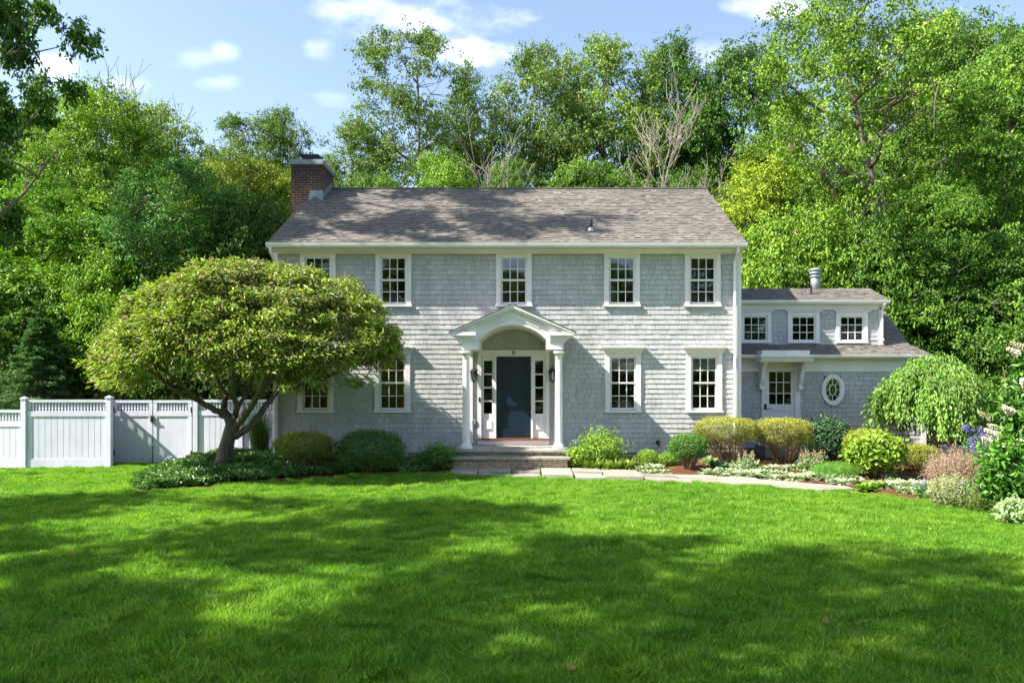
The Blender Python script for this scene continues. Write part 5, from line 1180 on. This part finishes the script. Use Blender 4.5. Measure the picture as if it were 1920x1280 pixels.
# ---- flower stalks: violet-blue spikes on the right, small purple heads
def flower_plant(x, y, h, n, spread, label, heads='petal_b', leafk='leaf_shrub', hs=.045, seed=1, name='flowering_plant', leaf=.06, group=None, col=(1, 1, 1), spike=.10, hn=70):
    rs = np.random.RandomState(seed); e = empty(name, (x, y, zg(x, y)), label, 'flowering plant', group); st = MB(); LP = []; HP = []
    for i in range(n):
        a = rs.uniform(0, 6.28); r = spread * rs.uniform(0, 1); hh = h * rs.uniform(.7, 1.0); p0 = np.array([r * .3 * math.cos(a), r * .3 * math.sin(a), 0]); p2 = np.array([r * math.cos(a), r * math.sin(a), hh]); p1 = (p0 + p2) / 2 + [0, 0, .03]
        st.tube([p0, p1, p2], [.007, .006, .004], 5, cap=False); t = rs.uniform(.1, .92, 42)[:, None]; LP.append(p0 + (p2 - p0) * t + rs.normal(size=(42, 3)) * [.04, .04, .02])
        HP.append(p2 + rs.normal(size=(hn, 3)) * [hs * .45, hs * .45, spike * .4])
    st.build('stems', M['leaf_cover'], e); P = np.concatenate(LP); Nn = rs.normal(size=P.shape) * .5; Nn[:, 2] += .8
    V, f = leaves(rs, P, Nn, leaf, leaf * .45, .1, big=True); ti = rs.uniform(0, 1, len(P)); c = mesh_np('foliage', V, [f], M[leafk], e, np.concatenate([ti, ti])); c.color = (*col, 1)
    P = np.concatenate(HP); V, f = leaves(rs, P, rs.normal(size=P.shape), .022, .018); mesh_np('flowers', V, [f], M[heads], e, rs.uniform(0, 1, len(P)))
fx_ = lambda px, Y: PX(px, Y)
for i, (px, Y, yt, lab) in enumerate(((1813, 14.2, 793, 'violet blue flower stalk leftmost and tallest over the driveway view'), (1842, 13.6, 802, 'violet blue flower stalks left of the white hydrangea'), (1862, 13.2, 808, 'violet blue flower stalks touching the white hydrangea'), (1828, 13.8, 822, 'shorter violet blue flower stalks between the taller ones'))):
    flower_plant(fx_(px, Y), Y, PZ(yt, Y), 5, .13, lab, seed=40 + i, group='blue flower stalks', hs=.055, spike=.055, hn=90, col=(1.2, 1.4, 1.1))
flower_plant(PX(1735, 13.4), 13.4, .33, 7, .22, 'few small blue flowers among silver leaves at the bed front', seed=50, hn=20, leaf=.05, col=(1.6, 1.8, 1.5)); flower_plant(PX(1805, 12.4), 12.4, .42, 8, .22, 'low blue flowered plant under the hydrangea', seed=51, hn=25, leaf=.06, col=(1.3, 1.5, 1.2))
for i, px in enumerate((1400, 1508, 1528)):
    Y = 17.2; flower_plant(PX(px, Y), Y, .45, 12, .25, ['thin mauve flower stalks between the two golden shrubs', 'thin mauve flower stalks right of the golden shrub', 'thin mauve flower stalks before the dark shrub'][i], 'leaf_dry', 'leaf_silver', seed=60 + i, hn=26, leaf=.04, hs=.03, group='mauve flower stalks')
hp = blob(1410, 842, 34, 764, 'leaf_dark', 'slim dark plant with a white bloom beside the side door', seed=71, n=1200, leaf=.07, low=.2, big=True, lumps=.3, ryk=.6)
mb = MB(); rs = np.random.RandomState(3); P = unit(rs.normal(size=(500, 3))) * rs.uniform(.6, 1, (500, 1)) * [.10, .08, .075]; V, f = leaves(rs, P + [-.03, -.08, 1.15], unit(P), .03, .028); mesh_np('flowers', V, [f], M['petal_w'], hp, rs.uniform(0, 1, 500))

# ---- big hydrangeas at the right edge with cream flower panicles
def hydrangea(x, y, H, r, label, seed, heads):
    rs = np.random.RandomState(seed); z0 = zg(x, y); e = empty('hydrangea_bush', (x, y, z0), label, 'shrub', 'cream flowered hydrangeas'); st = MB()
    n = 3000; d = unit(rs.normal(size=(n, 3))); dep = rs.uniform(.35, 1.05, n); P = d * dep[:, None] * [r, r, H * .5] + [0, 0, H * .5]; P[:, :2] *= (1 + .18 * np.sin(P[:, 2:3] * 5 + seed))
    Nn = rs.normal(size=P.shape) * .5 + d * .5; Nn[:, 2] += .7; V, f = leaves(rs, P, Nn, .12, .065, .25, big=True); ti = rs.uniform(0, 1, n)
    c = mesh_np('foliage', V, [f], M['leaf_shrub'], e, np.concatenate([ti, ti])); c.color = (1.3, 1.5, 1.1, 1)
    for i in range(26):
        a = rs.uniform(0, 6.28); q = np.array([r * .8 * math.cos(a), r * .8 * math.sin(a), H * rs.uniform(.4, .95)]); st.tube([(q[0] * .1, q[1] * .1, 0), q * [.55, .55, .5], q], [.014, .01, .006], 5, cap=False)
    st.build('stems', M['twig'], e)
    for i in range(heads):
        a = rs.uniform(2.2, 5.6); zz = rs.uniform(.35, 1.0); rr = r * math.sqrt(max(.05, 1 - (2 * zz - 1) ** 2)) * 1.05; c0 = np.array([rr * math.cos(a), rr * math.sin(a), H * zz]); ax_ = unit(np.array([[math.cos(a) * .9, math.sin(a) * .9, .45]]))[0]
        m_ = 240; t = rs.uniform(0, 1, m_); rad = .065 * (1 - t * .75); g = rs.normal(size=(m_, 3)); g = unit(g - ax_ * (g @ ax_)[:, None]) * (rad * rs.uniform(.6, 1, m_))[:, None]; P = c0 + ax_ * (t * .22)[:, None] + g
        V, f = leaves(rs, P, unit(g + ax_ * .3), .026, .026); mesh_np('flower_head', V, [f], M['petal_w'], e, rs.uniform(0, 1, m_))
hydrangea(PX(1938, 12.2), 12.2, PZ(650, 12.2), .54, 'tall cream flowered hydrangea at the right edge', 81, 15)
hydrangea(PX(1930, 13.4), 13.4, PZ(775, 13.4), .52, 'shorter cream flowered hydrangea behind the blue stalks', 82, 12)
blob(1890, 968, 100, 820, 'leaf_shrub', 'leafy green bush at the foot of the tall hydrangea', seed=84, n=2600, leaf=.10, low=.0, big=True, tip=.5, col=(1.3, 1.6, 1), lumps=.25, sq=1.9, shell=.6)
blob(1905, 984, 60, 940, 'leaf_silver', 'pale leafy clump at the lawn edge in the right corner', seed=85, n=900, leaf=.09, low=.0, big=True, tip=.5, col=(.8, .95, .7), shell=.7)
# edging stones by the driveway
rd = random.Random(9)
for i in range(9):
    x = 11.6 + i * .55 + rd.uniform(-.1, .1); y = 22.0 + i * .28; mb = MB((x, y, zg(x, y))); mb.cur = rd.random()
    mb.lathe([(.16, -.05), (.21 + rd.uniform(0, .05), .04), (.18, .12), (.08, .16)], (x, y, zg(x, y)), 7); o = mb.build('edging_stone', M['stone_loose'], None, loc=(x, y, zg(x, y)), bevel=.02); o.scale = (1.2, .8, 1); tag(o, 'pale rounded stone edging the far side of the driveway', 'stone', 'driveway edging stones')

# ---- ground cover at the left bed (uncountable)
rs = np.random.RandomState(55); n = 30000
X = rs.uniform(-9.2, -2.2, n * 2); Y = rs.uniform(14.0, 21.5, n * 2); CV = [G(330, 885, -.05), G(258, 905, -.03), G(250, 917), G(278, 922), G(330, 918), G(450, 905), G(600, 893, .03), G(690, 888, .05), G(760, 887, .07), G(840, 884, .08), (-2.3, 19.1), (-6.4, 19.1), (-6.6, 20.5), (-8.6, 20.8)]
kp = np.array([inpoly(x, y, CV) for x, y in zip(X, Y)]); kp &= (rs.uniform(0, 1, n * 2) < np.where(X > -4.2, .45, 1)); X, Y = X[kp], Y[kp]
hh = .17 + .06 * np.sin(X * 3.1) * np.sin(Y * 4.2) + .05 * np.sin(X * 9) * np.sin(Y * 8 + 1); hh *= np.where(X > -4.2, .7, 1)
Z = np.array([zg(x, y) for x, y in zip(X, Y)]) + .03 + hh * rs.uniform(.35, 1.05, len(X))
P = np.stack([X, Y, Z], 1); Nn = rs.normal(size=P.shape) * .45; Nn[:, 2] += 1; P = np.concatenate([P + rs.normal(size=P.shape) * [.03, .03, .008] for _ in range(3)]); Nn = np.concatenate([Nn + rs.normal(size=Nn.shape) * .3 for _ in range(3)])
V, f = leaves(rs, P, Nn, .075, .035, .1, big=True); ti = rs.uniform(0, 1, len(P))
tag(mesh_np('ground_cover', V, [f], M['leaf_cover'], None, np.concatenate([ti, ti])), kind='stuff')

# ---- fallen leaves on the lawn
lfm = surf('fallen_leaf', (.30, .17, .06), (.46, .30, .10), 20, .8)
for i, (px, py) in enumerate(((1063, 1270), (1219, 967), (1517, 1048), (1541, 1178), (123, 1046))):
    x, y, z = at(px, py); rs = np.random.RandomState(i); V, f = leaves(rs, np.array([[0, 0, 0.]]), np.array([[.3, -.5, 1.]]), .085, .055, big=True); V[:, 2] += 0
    o = mesh_np('fallen_leaf', V, [f], lfm, None, [0.5] * 2, loc=(x, y, z + .065)); tag(o, 'curled brown fallen leaf lying on the grass', 'leaf', 'fallen leaves on the lawn')

# ------------------------------------------------------------------ lawn grass
rs = np.random.RandomState(99)
m, t, b = newmat('grass_blade')
a = N(t, 'ShaderNodeAttribute', attribute_name='tint')
c_ = ramp(t, a.outputs['Fac'], [(0, (.06, .19, .010)), (.5, (.155, .36, .025)), (.9, (.31, .47, .06)), (1, (.50, .54, .18))])
c_ = mulcol(t, c_, ramp(t, noise(t, .55, 5, .6, coord='Position'), [(.3, (.72, .85, .7)), (.5, (1, 1, 1)), (.72, (1.35, 1.15, 1.1))]))
c_ = mulcol(t, c_, ramp(t, noise(t, 3.5, 3, .6, coord='Position'), [(.3, (.66, .76, .7)), (.7, (1.32, 1.18, 1.5))]))  # noise patches, the pale bluish end puts a sheen into the colour
t.links.new(c_, b.inputs['Base Color']); b.inputs['Roughness'].default_value = .5; b.inputs['Specular IOR Level'].default_value = .22
tr_ = N(t, 'ShaderNodeBsdfTranslucent'); t.links.new(mulcol(t, c_, (1.3, 1.4, .5)), tr_.inputs['Color']); mx_ = N(t, 'ShaderNodeMixShader'); mx_.inputs[0].default_value = .45
t.links.new(b.outputs[0], mx_.inputs[1]); t.links.new(tr_.outputs[0], mx_.inputs[2]); t.links.new(mx_.outputs[0], t.nodes['Material Output'].inputs[0]); M['grass'] = m
n = 1150; rr = .29 * np.sqrt(rs.uniform(0, 1, n)); aa = rs.uniform(0, 6.28, n); base = np.stack([rr * np.cos(aa), rr * np.sin(aa), 0 * aa - .01], 1)
az_ = rs.uniform(0, 6.28, n) * .5 + 2.2 * np.sin(base[:, 0] * 14) + 1.5 * np.cos(base[:, 1] * 11); hgt = rs.uniform(.03, .085, n) * (1 - .3 * (rr / .3) ** 3); le = rs.uniform(.2, 1.15, n) * hgt; dv = np.stack([np.cos(az_), np.sin(az_), 0 * az_], 1); fa = rs.uniform(0, 6.28, n); sd_ = np.stack([np.cos(fa), np.sin(fa), 0 * fa], 1); wd = rs.uniform(.0016, .0034, n)[:, None]
up_ = np.array([0, 0, 1.])
mid = base + dv * (le * .35)[:, None] + up_ * (hgt * .6)[:, None]; tip = base + dv * le[:, None] + up_ * hgt[:, None]
V = np.stack([base - sd_ * wd, base + sd_ * wd, mid + sd_ * wd * .8, mid - sd_ * wd * .8, tip], axis=1).reshape(-1, 3); k = np.arange(n)[:, None] * 5
tuft = mesh_np('grass_tuft', V, [k + np.array([[0, 1, 2, 3]]), k + np.array([[3, 2, 4]])], M['grass'], None, np.tile(rs.uniform(0, 1, n) ** 1.3, 2)); C.objects.unlink(tuft)
xr = (-22, 14.5); yr = (2.2, 22.3); st_ = .265
X, Y = np.meshgrid(np.arange(xr[0], xr[1], st_), np.arange(yr[0], yr[1], st_)); X = X.ravel(); Y = Y.ravel(); X = X + rs.uniform(-.1, .1, len(X)); Y = Y + rs.uniform(-.1, .1, len(Y))
vis = (X > -(.80 * Y + 2)) & (X < .80 * Y + 2)
kp = np.array([v_ and inpoly(x, y, LAWN) for x, y, v_ in zip(X, Y, vis)]); X, Y = X[kp], Y[kp]
bare = np.exp(-(((X - G(430, 938)[0]) / .45) ** 2 + ((Y - G(430, 938)[1]) / .18) ** 2)); kp = rs.uniform(0, 1, len(X)) > bare * .97; X, Y = X[kp], Y[kp]
Z = np.array([zg(x, y) for x, y in zip(X, Y)])
me = bpy.data.meshes.new('lawn_grass'); me.vertices.add(len(X)); me.vertices.foreach_set('co', np.stack([X, Y, Z], 1).astype(np.float32).ravel())
ra = me.attributes.new('rot', 'FLOAT_VECTOR', 'POINT'); ra.data.foreach_set('vector', np.stack([rs.normal(size=len(X)) * .12, rs.normal(size=len(X)) * .12, rs.uniform(0, 6.28, len(X))], 1).astype(np.float32).ravel())
sa = me.attributes.new('siz', 'FLOAT_VECTOR', 'POINT'); s_ = rs.uniform(.85, 1.2, len(X)); wv = 1 + .25 * np.sin(X * 1.7 + Y) * np.sin(Y * 2.3)
wide = 1 + np.clip((Y - 8) / 12, 0, 1) * .0
sa.data.foreach_set('vector', np.stack([s_, s_, s_ * wv], 1).astype(np.float32).ravel())
lo = bpy.data.objects.new('lawn_grass', me); C.objects.link(lo); tag(lo, kind='stuff')
g = bpy.data.node_groups.new('grow_grass', 'GeometryNodeTree'); g.interface.new_socket('Geometry', in_out='INPUT', socket_type='NodeSocketGeometry'); g.interface.new_socket('Geometry', in_out='OUTPUT', socket_type='NodeSocketGeometry')
gi = g.nodes.new('NodeGroupInput'); go = g.nodes.new('NodeGroupOutput'); ip = g.nodes.new('GeometryNodeInstanceOnPoints'); oi = g.nodes.new('GeometryNodeObjectInfo'); oi.inputs['Object'].default_value = tuft; oi.inputs['As Instance'].default_value = True
na_ = g.nodes.new('GeometryNodeInputNamedAttribute'); na_.data_type = 'FLOAT_VECTOR'; na_.inputs['Name'].default_value = 'rot'; nb_ = g.nodes.new('GeometryNodeInputNamedAttribute'); nb_.data_type = 'FLOAT_VECTOR'; nb_.inputs['Name'].default_value = 'siz'
g.links.new(gi.outputs[0], ip.inputs['Points']); g.links.new(oi.outputs['Geometry'], ip.inputs['Instance']); g.links.new(na_.outputs['Attribute'], ip.inputs['Rotation']); g.links.new(nb_.outputs['Attribute'], ip.inputs['Scale']); g.links.new(ip.outputs[0], go.inputs[0])
md = lo.modifiers.new('grass', 'NODES'); md.node_group = g
